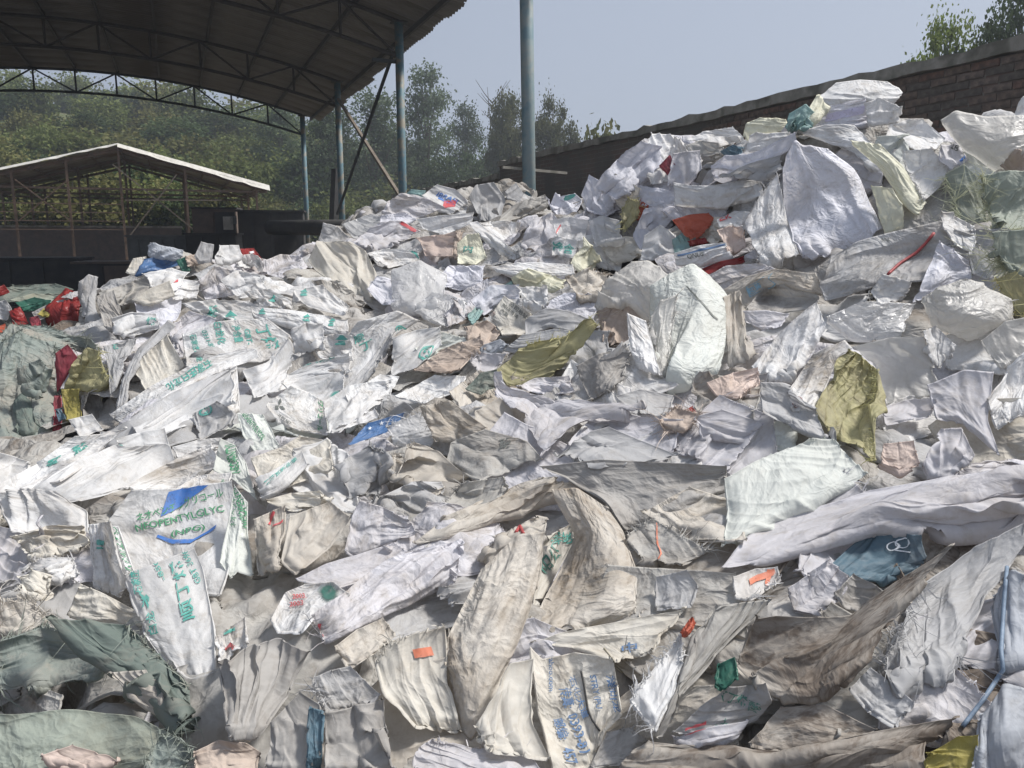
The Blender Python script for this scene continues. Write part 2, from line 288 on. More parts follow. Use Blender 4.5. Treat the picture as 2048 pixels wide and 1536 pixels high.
tanm = simple('pale_rusty_steel', (.22, .19, .15), (.13, .10, .08), 7, .8)
MB().beam((HALF, 14.9 - 17.75, 2.35), (HALF, 20.9 - 17.9, 5.0), .06, .06).build('brace', tanm, shed); MB().beam((HALF - .12, 14.9 - 17.9, 4.85), (HALF - .12, 20.9 - 17.9, 2.2), .05, .05).build('brace', steelb, shed)
MB().beam((HALF - .5, 14.9 - 17.9, 4.72), (HALF, 14.9 - 17.9, 4.72), .06).build('knee_bracket', steelb, shed)
# ---------------------------------------------------------------- smaller gabled shed far behind
rust = simple('rusty_steel', (.19, .125, .085), (.11, .08, .06), 6, .85); sheet2 = simple('old_grey_sheet', (.36, .34, .31), (.24, .19, .15), 1.5, .7, c3=(.14, .085, .05), scale3=.6)
flash = simple('pale_flashing', (.60, .58, .53), (.42, .40, .36), 5, .6, bump=.2)
g = empty('gabled_shed', (-1.7, 33, 0)); tag(g, 'low gabled shed with pale roof edge and rusty crossed braces', 'shed')
HW, RZ, EZ, DP = 5.1, 4.85, 3.5, 8.0
for s in (1, -1):
    for k in range(10):
        y = .45 + k * .8; V = []; F = []
        for a in (0, 1):
            for b in range(13): V.append((s * (a * HW), y + .82 * (b / 12 - .5), RZ + (EZ - RZ) * a + .02 * (1 if b % 3 == 0 else 0) + (.003 if k % 2 else 0)))
        for b in range(12): F.append((b, b + 13, b + 14, b + 1))
        me = bpy.data.meshes.new('roof_panel'); me.from_pydata(V, [], F); me.update(); link('roof_panel', me, sheet2, g)
    V = []; F = []; n = 16; r_ = random.Random(9 + s)
    for k in range(n + 1):
        t = k / n; x = s * t * (HW + .1); z = RZ + (EZ - RZ) * t + .07; w_ = (.11 + .07 * t if s > 0 else .04 + .04 * t) + r_.uniform(-.025, .025)
        V += [(x, .16, z + .04), (x, -.06, z - w_), (x, .40, z + .06)]  # fascia leaned back and kept pale so it looks sunlit
    for k in range(n): b = 3 * k; F += [(b, b + 1, b + 4, b + 3), (b, b + 3, b + 5, b + 2)]
    me = bpy.data.meshes.new('fascia'); me.from_pydata(V, [], F); me.update(); link('fascia', me, flash, g)
for y in (.1, 4, 7.8):
    for x in (-5.0, -3.4, -1.7, 0, 2.2, 4.7): MB().box((x, y, (RZ - abs(x) * .265) / 2), (.08, .08, RZ - abs(x) * .265 - .06)).build('post', rust, g)
    for s in (1, -1): MB().beam((0, y + .06, RZ - .12), (s * HW, y + .06, EZ - .10), .07, .10).build('rafter', rust, g)
    MB().beam((-HW, y + .07, EZ - .15), (HW, y + .07, EZ - .15), .05, .07).build('tie', rust, g)
for q in range(-5, 6): MB().box((q * .95, 4, RZ - abs(q) * .95 * .265 - .07), (.05, 8, .06)).build('purlin', rust, g)
MB().beam((-.2, .0, 4.2), (2.6, -.02, 1.7), .06, .04).build('brace', tanm, g); MB().beam((1.9, -.03, 3.9), (.1, -.03, 1.6), .06, .04).build('brace', tanm, g)
MB().beam((.1, -.05, 2.95), (3.4, -.05, 3.0), .05, .04).build('brace', tanm, g); MB().beam((-3.3, 0, 3.6), (-1.7, 0, 2.2), .05, .04).build('brace', rust, g); MB().beam((-1.7, 0, 3.6), (-3.3, 0, 2.2), .05, .04).build('brace', rust, g)
for zz in (1.9, 2.2, 2.5, 2.8): MB().beam((-5, -.02, zz), (0, -.02, zz), .03).build('rail', rust, g)
# things under the far shed
bk = empty('brick_wall', (-4.0, 36.5, 0)); tag(bk, 'low dark brick wall under the far gabled shed', 'wall'); MB().box((0, 0, 1.0), (8.5, .24, 2.0)).build('wall_core', simple('dark_red_brickwork', (.14, .105, .09), (.09, .078, .07), 5, .9, bump=.5), bk); MB().box((0, 0, 2.04), (8.6, .34, .08)).build('coping', capm, bk)
dk = simple('blackened_board', (.06, .058, .055), (.03, .03, .032), 3, .8); gb = simple('grey_box_sheet', (.20, .21, .20), (.11, .11, .11), 2, .7); bb = simple('brown_board', (.17, .125, .10), (.10, .08, .07), 3, .8)
def cabinet(px0, px1, pyt, a, label, mat, mat2, doors):
    p0 = pt(px0, pyt, a); p1 = pt(px1, pyt, a); x0, x1, zt = p0[0], p1[0], (p0[2] + p1[2]) / 2; e = empty('storage_bin', ((x0 + x1) / 2, (p0[1] + p1[1]) / 2, 0)); tag(e, label, 'bin'); wdt = abs(p1[0] - p0[0]) * 1.06; e.rotation_euler = (0, 0, -R(YAW) * .6)
    MB().box((0, .5, zt / 2), (wdt, 1.0, zt)).build('body', mat, e); MB().box((0, .48, zt + .03), (wdt + .1, 1.1, .05)).build('lid', mat2, e)
    for k in range(doors): MB().box((-wdt / 2 + wdt * (k + .5) / doors, -.02, zt * .5), (wdt / doors * .92, .04, zt * .92)).build('panel', mat2 if k % 2 else mat, e)
    return e, wdt, zt
e1, w1, z1 = cabinet(384, 470, 418, 26, 'dark brown board hut with a pale notice under the far shed', bb, dk, 2); MB().box((w1 * .32, -.06, z1 - .45), (.30, .03, .42)).build('notice', flash, e1); MB().box((w1 * .45, -.065, z1 - .35), (.2, .02, .25)).build('notice', gb, e1)
cabinet(476, 605, 424, 25, 'long black bin beside the board hut', dk, dk, 4); cabinet(256, 372, 474, 22, 'row of grey metal boxes in front of the far shed', gb, gb, 5); cabinet(372, 470, 470, 21.5, 'black low crate row beside the grey boxes', dk, dk, 3)
cabinet(-40, 150, 520, 19, 'dark low box added for the near black clutter under the big shed', dk, dk, 3); cabinet(150, 262, 528, 18, 'black flat box added for dark clutter left of the grey boxes', dk, bb, 2)  # dark boxes added where the space under the roof is near black
P0 = pt(540, 455, 19); P1 = pt(735, 455, 17.0); MB().tube([P0, P1], .17, 16).build('fat_pipe', dk, smooth=True); tag(bpy.data.objects['fat_pipe'], 'fat dark pipe lying behind the heap below the columns', 'pipe')
ct = P0 * .5 + P1 * .5
for q in (.15, .8):
    c_ = P0 * (1 - q) + P1 * q; tr_ = MB().box((0, 0, (c_[2] - .17) / 2), (.5, .6, c_[2] - .17)).build('trestle', dk, loc=(c_[0], c_[1], 0)); tag(tr_, 'dark block under the %s of the fat pipe' % ('far end' if q < .5 else 'near end'), 'block')
p_ = pt(672, 338, 22); q_ = pt(655, 440, 22); q_[2] = 0; lp = MB().beam(Vector(q_) * 1.0, Vector(p_), .22, .16).build('leaning_plank', dk); tag(lp, 'dark plank leaning beside the third blue column', 'plank')
# ---------------------------------------------------------------- trees and shrubs
def leafmat(name, c, c2):
    m, t, b, o = _mat(name); oi = nd(t, 'ShaderNodeObjectInfo'); ge = nd(t, 'ShaderNodeNewGeometry'); mx_ = nd(t, 'ShaderNodeMixRGB', Color1=rgba(c), Color2=rgba(c2)); t.links.new(ge.outputs['Random Per Island'], mx_.inputs[0])
    hv = nd(t, 'ShaderNodeHueSaturation'); vm = nd(t, 'ShaderNodeMapRange'); vm.inputs['To Min'].default_value = .75; vm.inputs['To Max'].default_value = 1.25; t.links.new(oi.outputs['Random'], vm.inputs['Value']); t.links.new(vm.outputs[0], hv.inputs['Value']); t.links.new(mx_.outputs[0], hv.inputs['Color']); t.links.new(hv.outputs[0], b.inputs['Base Color']); b.inputs['Roughness'].default_value = .8; b.inputs['Specular IOR Level'].default_value = .12
    tr_ = nd(t, 'ShaderNodeBsdfTranslucent'); t.links.new(hv.outputs[0], tr_.inputs[0]); ms = nd(t, 'ShaderNodeMixShader', Fac=.35); t.links.new(b.outputs[0], ms.inputs[1]); t.links.new(tr_.outputs[0], ms.inputs[2]); t.links.new(ms.outputs[0], o.inputs[0]); return m
LM = {'euc': leafmat('eucalyptus_leaf', (.10, .14, .075), (.13, .16, .10)), 'broad': leafmat('broad_leaf', (.11, .13, .06), (.14, .14, .06)), 'light': leafmat('young_leaf', (.16, .22, .05), (.20, .24, .08)), 'dark': leafmat('dark_leaf', (.065, .10, .045), (.085, .115, .05)), 'shrub': leafmat('shrub_leaf', (.12, .155, .05), (.17, .19, .07)), 'yell': leafmat('yellowing_leaf', (.19, .18, .075), (.16, .17, .06))}
bark = simple('bark', (.16, .13, .10), (.09, .075, .06), 12, .9)
def plant_mesh(kind, seed):
    r = np.random.default_rng(seed); C = []
    if kind == 'euc':
        for _ in range(60):
            z = r.uniform(.34, 1.0); rad = .20 * math.sin(math.pi * (.18 + .78 * (z - .3) / .72)) * (1 + .5 * r.standard_normal() * .5); a = r.uniform(0, 6.283); q = math.sqrt(r.random()); C.append((rad * q * math.cos(a), rad * q * math.sin(a), z, r.uniform(.025, .055)))
        nl, ls, lw, droop = 130, .020, .0055, .8
    elif kind == 'broad':
        for _ in range(55):
            v = r.standard_normal(3); v /= np.linalg.norm(v); q = r.random() ** .4; C.append((v[0] * .30 * q, v[1] * .30 * q, .62 + v[2] * .34 * q, r.uniform(.03, .07)))
        nl, ls, lw, droop = 120, .028, .010, .5
    elif kind == 'fine':
        for _ in range(130):
            v = r.standard_normal(3); v /= np.linalg.norm(v); q = r.random() ** .5; C.append((v[0] * .30 * q, v[1] * .30 * q, .64 + v[2] * .35 * q, r.uniform(.018, .045)))
        nl, ls, lw, droop = 190, .018, .0068, .4
    else:
        for _ in range(60):
            v = r.standard_normal(3); v /= np.linalg.norm(v); q = r.random() ** .45; C.append((v[0] * .52 * q, v[1] * .52 * q, max(.05, .42 + v[2] * .5 * q), r.uniform(.05, .12)))
        nl, ls, lw, droop = 80, .055, .021, .2
    C = np.array(C); k = len(C) * nl; ci_ = np.repeat(np.arange(len(C)), nl); B = C[ci_, :3] + r.standard_normal((k, 3)) * C[ci_, 3:4] * [1, 1, .8]
    D = r.standard_normal((k, 3)) + [0, 0, -droop]; D /= np.linalg.norm(D, axis=-1, keepdims=True); W = np.cross(D, r.standard_normal((k, 3))); W /= np.linalg.norm(W, axis=-1, keepdims=True) + 1e-9; s = (.6 + .8 * r.random((k, 1)))
    V = np.stack([B, B + D * ls * s * .5 + W * lw * s, B + D * ls * s, B + D * ls * s * .5 - W * lw * s], 1).reshape(-1, 3); F = np.arange(k * 4).reshape(-1, 4)
    crown = np_mesh('crown', V, F, smooth=False); mb = MB(); hi = .93 if kind == 'euc' else .7 if kind == 'broad' else .4
    mb.tube([(0, 0, -.04), (.012, .004, hi * .4), (-.008, .01, hi * .75), (0, 0, hi)], [.022, .016, .010, .003] if kind != 'bush' else [.03, .02, .012, .004], 7)
    for c in C[::3]:
        z0 = max(.08, c[2] - .18 - .3 * r.random()) if kind != 'bush' else .02; mb.tube([(0, 0, z0), (c[0] * .5, c[1] * .5, (z0 + c[2]) * .5 + .02), (c[0], c[1], c[2])], [.007, .005, .002], 5, cap=False)
    me = bpy.data.meshes.new('trunk'); me.from_pydata([tuple(v) for v in mb.v], [], mb.f); me.update(); me.materials.append(bark); return crown, me
PM = {k: [plant_mesh(k, s) for s in range(n)] for k, n in (('euc', 3), ('broad', 2), ('fine', 2), ('bush', 4))}; PMM = {}
def plant(name, label, kind, leaf, loc, h, cat, group=None, wide=1.0, rot=None):
    e = empty(name, tuple(loc)); tag(e, label, cat, group); v = random.randrange(len(PM[kind])); key = (kind, v, leaf)
    if key not in PMM: me = PM[kind][v][0].copy(); me.materials.clear(); me.materials.append(LM[leaf]); PMM[key] = me
    e.scale = (h * wide, h * wide, h); e.rotation_euler = (0, 0, random.uniform(0, 6.28) if rot is None else rot)
    link('crown', PMM[key], None, e); link('trunk', PM[kind][v][1], None, e); return e
def tree_at(label, kind, leaf, px, pytop, a, wpx, group=None, name=None):
    p = pt(px, pytop, a); z0 = float(hillz(p[0], p[1])) if p[1] > 33 else 0.0; h = p[2] - z0; nat = .40 if kind == 'euc' else .62 if kind == 'broad' else 1.0
    return plant(name or {'euc': 'eucalyptus_tree', 'broad': 'broadleaf_tree', 'fine': 'broadleaf_tree', 'bush': 'shrub'}[kind], label, kind, leaf, (p[0], p[1], z0), h, 'tree' if kind != 'bush' else 'shrub', group, max(.5, (wpx / FPX * a) / (h * nat)))
for args in [('tall slender eucalyptus standing clear right of the blue column','euc','euc',850,138,46,120),('shorter eucalyptus right of the tall slender one','euc','euc',932,212,50,86),('dense broadleaf tree left of the leaning pole','fine','broad',1018,182,42,110),('wide broadleaf tree right of the leaning pole','fine','broad',1108,196,40,118),
 ('dark eucalyptus behind the braced columns','euc','euc',742,188,44,150),('eucalyptus between the third and last columns','euc','dark',660,225,48,120),('eucalyptus left of the last blue column','euc','euc',560,215,52,110),('dark tree under the middle of the arched truss','broad','dark',430,210,58,140),('tall thin crowned tree seen through the truss','euc','euc',215,182,60,110),('feathery tree right of the tall thin crowned one','euc','euc',285,185,62,100),('bushy tree at the left under the truss','broad','dark',160,222,50,120),('hazy slender tree at the left seen through the truss','euc','euc',40,190,58,90),('round dark tree behind the gabled shed','broad','dark',350,235,52,150),
 ('low tree between slender eucalyptus and pole','broad','dark',965,285,46,110),('low dark tree below the slender eucalyptus','broad','dark',880,310,44,120),('low tree behind the wall right of the pole','broad','broad',1050,285,44,100),
 ('light green tree rising behind the brick wall','fine','light',1888,36,15,92),('dark tree at the top right corner behind the wall','fine','dark',2066,-40,14,130),('small dark shrub beside the light green tree','bush','dark',1945,62,15.5,44),('small leafy shrub tip showing over the wall','bush','broad',1206,243,26,40)]: tree_at(*args)
bt = MB(); bp_ = pt(985, 175, 43); zb = float(hillz(bp_[0], bp_[1])); rr_ = random.Random(4); hh = bp_[2] - zb
bt.tube([(0, 0, 0), (.1, 0, hh * .5), (-.1, .05, hh * .8), (-.3, 0, hh)], [.09, .06, .03, .01], 6)
for k in range(14):
    z = hh * rr_.uniform(.55, .95); a = rr_.uniform(0, 6.28); l = rr_.uniform(.5, 1.4); bt.tube([(0, 0, z), (math.cos(a) * l * .5, math.sin(a) * l * .5, z + l * .35), (math.cos(a) * l, math.sin(a) * l, z + l * .8)], [.03, .018, .008], 5, cap=False)
tag(bt.build('bare_tree', bark, loc=(bp_[0], bp_[1], zb)), 'leafless twiggy tree left of the leaning pole', 'tree')
rs = random.Random(12)
for k in range(230):
    px = rs.uniform(-120, 1230); a = rs.uniform(37, 78) if k > 60 else rs.uniform(36, 48); p = pt(px, 400, a)
    if p[1] < 43 and -8 < p[0] < 5: continue
    lf = rs.choice(('shrub', 'shrub', 'yell', 'dark')) if px < 560 else rs.choice(('dark', 'broad', 'shrub')); plant('shrub', {'shrub': 'bright green shrub in the thicket on the hillside', 'yell': 'yellowish green shrub in the thicket on the hillside', 'dark': 'dark green shrub in the thicket on the hillside', 'broad': 'dull olive shrub in the thicket on the hillside'}[lf], 'bush', lf, (p[0], p[1], float(hillz(p[0], p[1])) - .1), rs.uniform(1.6, 3.8) * (1.25 if a > 60 else 1), 'shrub', {'shrub': 'bright green hillside shrubs', 'yell': 'yellowish hillside shrubs', 'dark': 'dark hillside shrubs', 'broad': 'olive hillside shrubs'}[lf], rs.uniform(.9, 1.5))

# ---------------------------------------------------------------- hazy air over the yard and the hill
hz_ = MB().box((15, 52, 9), (190, 150, 20)).build('haze', None); hz_['kind'] = 'stuff'; hz_['label'] = 'thin pale haze hanging over the yard and hillside'; hz_.display_type = 'WIRE'
hm = bpy.data.materials.new('thin_haze'); hm.use_nodes = True; hm.node_tree.nodes.clear(); ho = hm.node_tree.nodes.new('ShaderNodeOutputMaterial'); pv = hm.node_tree.nodes.new('ShaderNodeVolumePrincipled'); pv.inputs['Color'].default_value = (.80, .86, .95, 1); pv.inputs['Density'].default_value = .0028; pv.inputs['Anisotropy'].default_value = .3; hm.node_tree.links.new(pv.outputs[0], ho.inputs['Volume']); hz_.data.materials.append(hm); hm.cycles.homogeneous_volume = True if hasattr(hm.cycles, 'homogeneous_volume') else False
# ---------------------------------------------------------------- the heap as a height field
CP = [(-300,1536,1.95),(200,1536,1.85),(700,1536,1.75),(1200,1536,1.7),(1700,1536,1.62),(2200,1536,1.55),
 (0,1300,2.25),(600,1300,2.15),(1024,1300,2.05),(1500,1300,1.95),(2000,1300,1.88),
 (0,1150,2.65),(500,1150,2.5),(1024,1150,2.38),(1500,1150,2.25),(2000,1150,2.12),
 (100,1000,3.1),(500,1000,2.95),(1024,1000,2.75),(1500,1000,2.55),(2000,1000,2.4),
 (150,900,3.6),(600,900,3.4),(1024,900,3.05),(1700,900,2.72),(2040,900,2.6),
 (250,800,4.2),(600,800,4.0),(1000,800,3.5),(1400,800,3.2),(1700,800,3.0),(2040,800,2.85),
 (230,700,4.9),(600,700,4.6),(1000,700,4.15),(1300,700,3.6),(1700,700,3.25),(2040,700,3.0),
 (220,600,5.6),(600,600,5.5),(1000,600,5.0),(1300,600,4.1),(1700,600,3.5),(2040,600,3.15),
 (290,535,6.6),(500,530,6.8),(700,530,6.6),(1000,520,6.0),(1300,520,4.75),(1650,520,3.75),(2040,520,3.3),
 (640,475,7.6),(850,450,7.4),(1050,450,7.1),(1250,450,5.5),(1450,450,4.6),(1700,400,4.05),(2040,400,3.55),
 (740,430,8.2),(830,395,8.0),(1000,390,8.2),(1080,412,8.0),(1180,385,6.6),(1290,312,5.6),(1450,298,5.2),(1600,240,4.8),(1700,204,4.6),(1800,220,4.5),(1900,278,4.3),(2060,250,4.0),
 (60,640,6.4),(50,950,3.3),(60,740,4.9),(2300,400,3.4),(2300,800,2.7),(2300,1200,1.95)]
cpw = [pt(*c) for c in CP]
for px, py, a, e, dz in [(290,520,6.6,1.2,.6),(500,505,6.8,1.3,.6),(700,470,8,1.4,.7),(830,380,8,1.6,.8),(1000,375,8.3,1.6,.8),(1180,370,6.5,1.6,.5),(1290,285,5.6,1.4,.4),(1450,262,5.2,1.2,.35),(1600,200,4.8,1.1,.35),(1700,165,4.6,1.1,.35),(1800,180,4.5,1.1,.35),(2048,230,4,1.3,.3),(60,620,6.6,1.0,.8)]:
    p = pt(px, py, a); d = FWD * [1, 1, 0]; d = d / np.linalg.norm(d); q = p + d * e; q[2] = p[2] - dz; cpw.append(q)
cpw += [np.array(p, float) for p in [(0, .5, .38), (1, .2, .42), (-1, .8, .36), (-2.2, 1.5, .3), (-2.5, 4, .45), (-2.4, 7, .6), (-1.2, 9.5, .3), (2, 11, .7), (5.5, 9, 1.0), (6.2, 3, 2.0), (6.2, 6, 1.8), (4, .3, 1.0), (2.4, -.1, .55), (-3.5, 6, .2), (-3.5, 2, .2)]]
cpw = np.array(cpw)
def tps(d): return np.where(d > 1e-9, d * d * np.log(np.maximum(d, 1e-9)), 0)
def rbf_fit(P, lam=.02):
    n = len(P); D = np.linalg.norm(P[:, None, :2] - P[None, :, :2], axis=-1); A = np.zeros((n + 3, n + 3)); A[:n, :n] = tps(D) + lam * np.eye(n)
    A[:n, n] = 1; A[:n, n+1:] = P[:, :2]; A[n:, :n] = A[:n, n:].T; b = np.zeros(n + 3); b[:n] = P[:, 2]; return np.linalg.solve(A, b)
wts = rbf_fit(cpw)
GX0, GY0, GS, GNX, GNY = -4.0, -0.6, 0.04, 270, 310
gx = GX0 + GS * np.arange(GNX); gy = GY0 + GS * np.arange(GNY); GXX, GYY = np.meshgrid(gx, gy, indexing='ij')
pg = np.stack([GXX.ravel(), GYY.ravel()], -1)
H = np.zeros(len(pg))
for k in range(len(cpw)): H += wts[k] * tps(np.hypot(pg[:, 0] - cpw[k, 0], pg[:, 1] - cpw[k, 1]))
H += wts[len(cpw)] + pg @ wts[len(cpw)+1:]; H = H.reshape(GNX, GNY)
def vnoise(shape_pts, freq, seed):
    r = np.random.default_rng(seed); T = r.random((64, 64)); x = shape_pts[..., 0] * freq; y = shape_pts[..., 1] * freq
    i = np.floor(x).astype(int); j = np.floor(y).astype(int); fx = x - i; fy = y - j; fx = fx * fx * (3 - 2 * fx); fy = fy * fy * (3 - 2 * fy)
    g = lambda a, b: T[a % 64, b % 64]
    return (g(i, j) * (1 - fx) + g(i+1, j) * fx) * (1 - fy) + (g(i, j+1) * (1 - fx) + g(i+1, j+1) * fx) * fy - .5
G2 = np.stack([GXX, GYY], -1)
H += .10 * vnoise(G2, 1.6, 1) + .06 * vnoise(G2, 3.7, 2) - .05
edge = np.clip(np.minimum.reduce([(GXX - GX0) / .9, (gx[-1] - GXX) / .3 + .3, (gy[-1] - GYY) / 1.2, (GYY - GY0) / .6 + .5]), 0, 1)
H = np.clip(H, .02, 2.6) * edge + .0
H[GXX > 5.85] = np.minimum(H[GXX > 5.85], .1)
H0 = H.copy()
def hz(x, y, A=None):
    A = H if A is None else A
    u = np.clip((x - GX0) / GS, 0, GNX - 1.001); v = np.clip((y - GY0) / GS, 0, GNY - 1.001); i = u.astype(int); j = v.astype(int); fx = u - i; fy = v - j
    return (A[i, j] * (1 - fx) + A[i+1, j] * fx) * (1 - fy) + (A[i, j+1] * (1 - fx) + A[i+1, j+1] * fx) * fy
def hnorm(x, y, e=.15):
    n = np.stack([-(hz(x+e, y, H0) - hz(x-e, y, H0)) / (2*e), -(hz(x, y+e, H0) - hz(x, y-e, H0)) / (2*e), np.ones_like(np.asarray(x, float))], -1)
    return n / np.linalg.norm(n, axis=-1, keepdims=True)
def cast(px, py, A=None, t0=1.0, t1=12.0):
    """first hit of the sight lines with the height field"""
    d = pray(px, py); t = np.full(d.shape[:-1], t0); hit = np.zeros(t.shape, bool)
    for _ in range(int((t1 - t0) / .02)):
        P = CAM + d * t[..., None]; below = P[..., 2] < hz(P[..., 0], P[..., 1], A); hit |= below; t = np.where(hit, t, t + .02)
        if hit.all(): break
    return t, hit
ci = np.arange(0, GNX, 2); cj = np.arange(0, GNY, 2)
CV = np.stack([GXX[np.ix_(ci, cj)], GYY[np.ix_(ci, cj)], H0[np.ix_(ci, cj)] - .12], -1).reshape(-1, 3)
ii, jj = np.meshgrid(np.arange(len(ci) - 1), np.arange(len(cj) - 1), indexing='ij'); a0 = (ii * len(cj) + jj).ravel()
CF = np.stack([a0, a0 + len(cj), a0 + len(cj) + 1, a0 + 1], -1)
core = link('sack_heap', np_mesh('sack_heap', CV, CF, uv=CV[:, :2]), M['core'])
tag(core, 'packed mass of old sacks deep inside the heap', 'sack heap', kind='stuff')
# ---------------------------------------------------------------- cloth: quasi-static position based relaxation of many sheets at once
def up2(X):
    def ax(X, a):
        X = np.moveaxis(X, a, 0); n = X.shape[0]
        E = np.concatenate([2 * X[:1] - X[1:2], X, 2 * X[-1:] - X[-2:-1]], 0)
        mid = (-E[:-3] + 9 * E[1:-2] + 9 * E[2:-1] - E[3:]) / 16
        Y = np.empty((2 * n - 1,) + X.shape[1:], X.dtype); Y[0::2] = X; Y[1::2] = mid
        return np.moveaxis(Y, 0, a)
    return ax(ax(X, 1), 2)
FAM = [(1, 0), (0, 1), (1, 1), (1, -1), (2, 0), (0, 2)]
def sl(X, di, dj):
    n, m = X.shape[1:3]
    if dj >= 0: return X[:, :n-di, :m-dj], X[:, di:, dj:]
    return X[:, :n-di, -dj:], X[:, di:, :m+dj]
def normals(X):
    du = np.gradient(X, axis=1); dv = np.gradient(X, axis=2); n = np.cross(du, dv); return n / (np.linalg.norm(n, axis=-1, keepdims=True) + 1e-9)
def cnormals(X):
    """normals turned to the side from which the sheet is seen"""
    N = normals(X); c = X.reshape(len(X), -1, 3).mean(1); sg = np.sign(((CAM - c) * N.reshape(len(X), -1, 3).mean(1)).sum(-1)); sg[sg == 0] = 1; return N * sg[:, None, None, None]
def rests(X):
    return [np.linalg.norm(sl(X, *f)[1] - sl(X, *f)[0], axis=-1) for f in FAM]
def scale_rest(L, ex):
    s = [1 + ex[:, 0], 1 + ex[:, 1]]; d = (s[0] + s[1]) / 2; sc_ = [s[0], s[1], d, d, s[0], s[1]]
    return [l * k[:, None, None] for l, k in zip(L, sc_)]
def relax(X, L, it, bend, T=None, wb=None, wi=None, grav=0.0, fric=.4, coll=True):
    for k in range(it):
        Xo = X.copy() if coll else None
        if grav: X[..., 2] -= grav
        if T is not None:
            D = T - X; wmap = wi[:, None, None, None] * np.ones_like(X[..., :1]); wmap[:, [0, -1]] = wb[:, None, None, None]; wmap[:, :, [0, -1]] = wb[:, None, None, None]; X += D * wmap
        for f, l in zip(FAM, L):
            A, B = sl(X, *f); d = B - A; ln = np.sqrt((d * d).sum(-1)) + 1e-9; e = (ln - l) / ln
            if f[0] + abs(f[1]) == 2 and 0 in f: e = np.where(ln < l * .8, (ln - l * .8) / ln, 0) * bend
            elif f[1] != 0 and f[0] != 0: e = e * .35
            c = d * (e * .46)[..., None]; A += c; B -= c
        if coll:
            h = hz(X[..., 0], X[..., 1], H) + .004; u = h - X[..., 2]; b = u > 0
            if b.any():
                X[..., 2] += np.where(b, u, 0); X[..., :2] += np.where(b[..., None], (Xo - X)[..., :2] * fric, 0)
    return X
def jitter(X, amp, sc_=1):
    S, n, m, _ = X.shape; N = normals(X); r = rng.standard_normal((S, (n + 3) // (2 * sc_) + 2, (m + 3) // (2 * sc_) + 2)).astype(X.dtype)
    for _ in range(sc_):
        r = up2(r[..., None])[..., 0]
    while r.shape[1] < n or r.shape[2] < m: r = up2(r[..., None])[..., 0]
    return X + N * (r[:, :n, :m] * amp[:, None, None])[..., None]
def splat(X, add=0.0):
    P = X.reshape(-1, 3); i = np.clip(((P[:, 0] - GX0) / GS + .5).astype(int), 0, GNX - 1); j = np.clip(((P[:, 1] - GY0) / GS + .5).astype(int), 0, GNY - 1)
    np.maximum.at(H, (i, j), P[:, 2] + add)
NC, MC = 13, 17
def drape(P, ex, levels, T_w, bend=.5, grav=0.0, it=(54, 28, 16, 9, 5), jit=.02, coll=True, fine=.16):
    """P (S,13,17,3): relaxed first on 7x9 (broad folds), then on finer grids; levels 2 -> 25x33, 3 -> 49x65, 4 -> 97x129"""
    T = P[:, ::2, ::2].astype(np.float32); Tf = P.astype(np.float32); S = len(T); ex = np.asarray(ex, np.float32)
    amp = np.full(S, jit, np.float32) if np.isscalar(jit) else jit.astype(np.float32)
    def mod(n, m, k):
        r = rng.random((S, k, k)).astype(np.float32) ** 2 * 3.0; i = np.linspace(0, k - 1.001, n); j = np.linspace(0, k - 1.001, m); i0 = i.astype(int); j0 = j.astype(int); fi = (i - i0)[None, :, None]; fj = (j - j0)[None, None, :]
        return (r[:, i0][:, :, j0] * (1 - fi) + r[:, i0 + 1][:, :, j0] * fi) * (1 - fj) + (r[:, i0][:, :, j0 + 1] * (1 - fi) + r[:, i0 + 1][:, :, j0 + 1] * fi) * fj
    def rz(A, n, m):
        i = np.linspace(0, A.shape[1] - 1.001, n); j = np.linspace(0, A.shape[2] - 1.001, m); i0 = i.astype(int); j0 = j.astype(int); fi = (i - i0)[None, :, None]; fj = (j - j0)[None, None, :]
        return (A[:, i0][:, :, j0] * (1 - fi) + A[:, i0 + 1][:, :, j0] * fi) * (1 - fj) + (A[:, i0][:, :, j0 + 1] * (1 - fi) + A[:, i0 + 1][:, :, j0 + 1] * fi) * fj
    def build(T, cu, cv):
        R_ = rests(T); n, m = T.shape[1:3]; d = 1 + (rz(cu, n-1, m-1) + rz(cv, n-1, m-1)) / 2
        return [(r * f).astype(np.float32) for r, f in zip(R_, [1 + cu, 1 + cv, d, d, 1 + rz(cu, n-2, m), 1 + rz(cv, n, m-2)])]
    n, m = T.shape[1:3]; cu = ex[:, 0, None, None] * mod(n - 1, m, 3); cv = ex[:, 1, None, None] * mod(n, m - 1, 3)
    X = jitter(T.copy(), amp); L = build(T, cu, cv); use = T_w[0] > 0
    wb = np.full(S, T_w[0], np.float32); wi = np.full(S, T_w[1], np.float32)
    X = relax(X, L, it[0], bend * .3, T if use else None, wb, wi, grav, coll=coll)
    e2 = ex * fine
    for lv in range(levels):
        X = up2(X); T = Tf if lv == 0 else up2(T); n, m = X.shape[1:3]; kk = 4 + 2 * lv
        cu = rz(cu, n - 1, m) + e2[:, 0, None, None] * mod(n - 1, m, kk); cv = rz(cv, n, m - 1) + e2[:, 1, None, None] * mod(n, m - 1, kk); L = build(T, cu, cv)
        X = jitter(X, amp * (.22 * .4 ** lv)) if lv < 2 else X
        X = relax(X, L, it[min(lv + 1, 4)], min(.9, bend * (.8 + .3 * lv)), T if use else None, wb * .5, wi * (.35 * .5 ** lv), grav * .4, coll=coll)
        e2 = e2 * .3
    return X
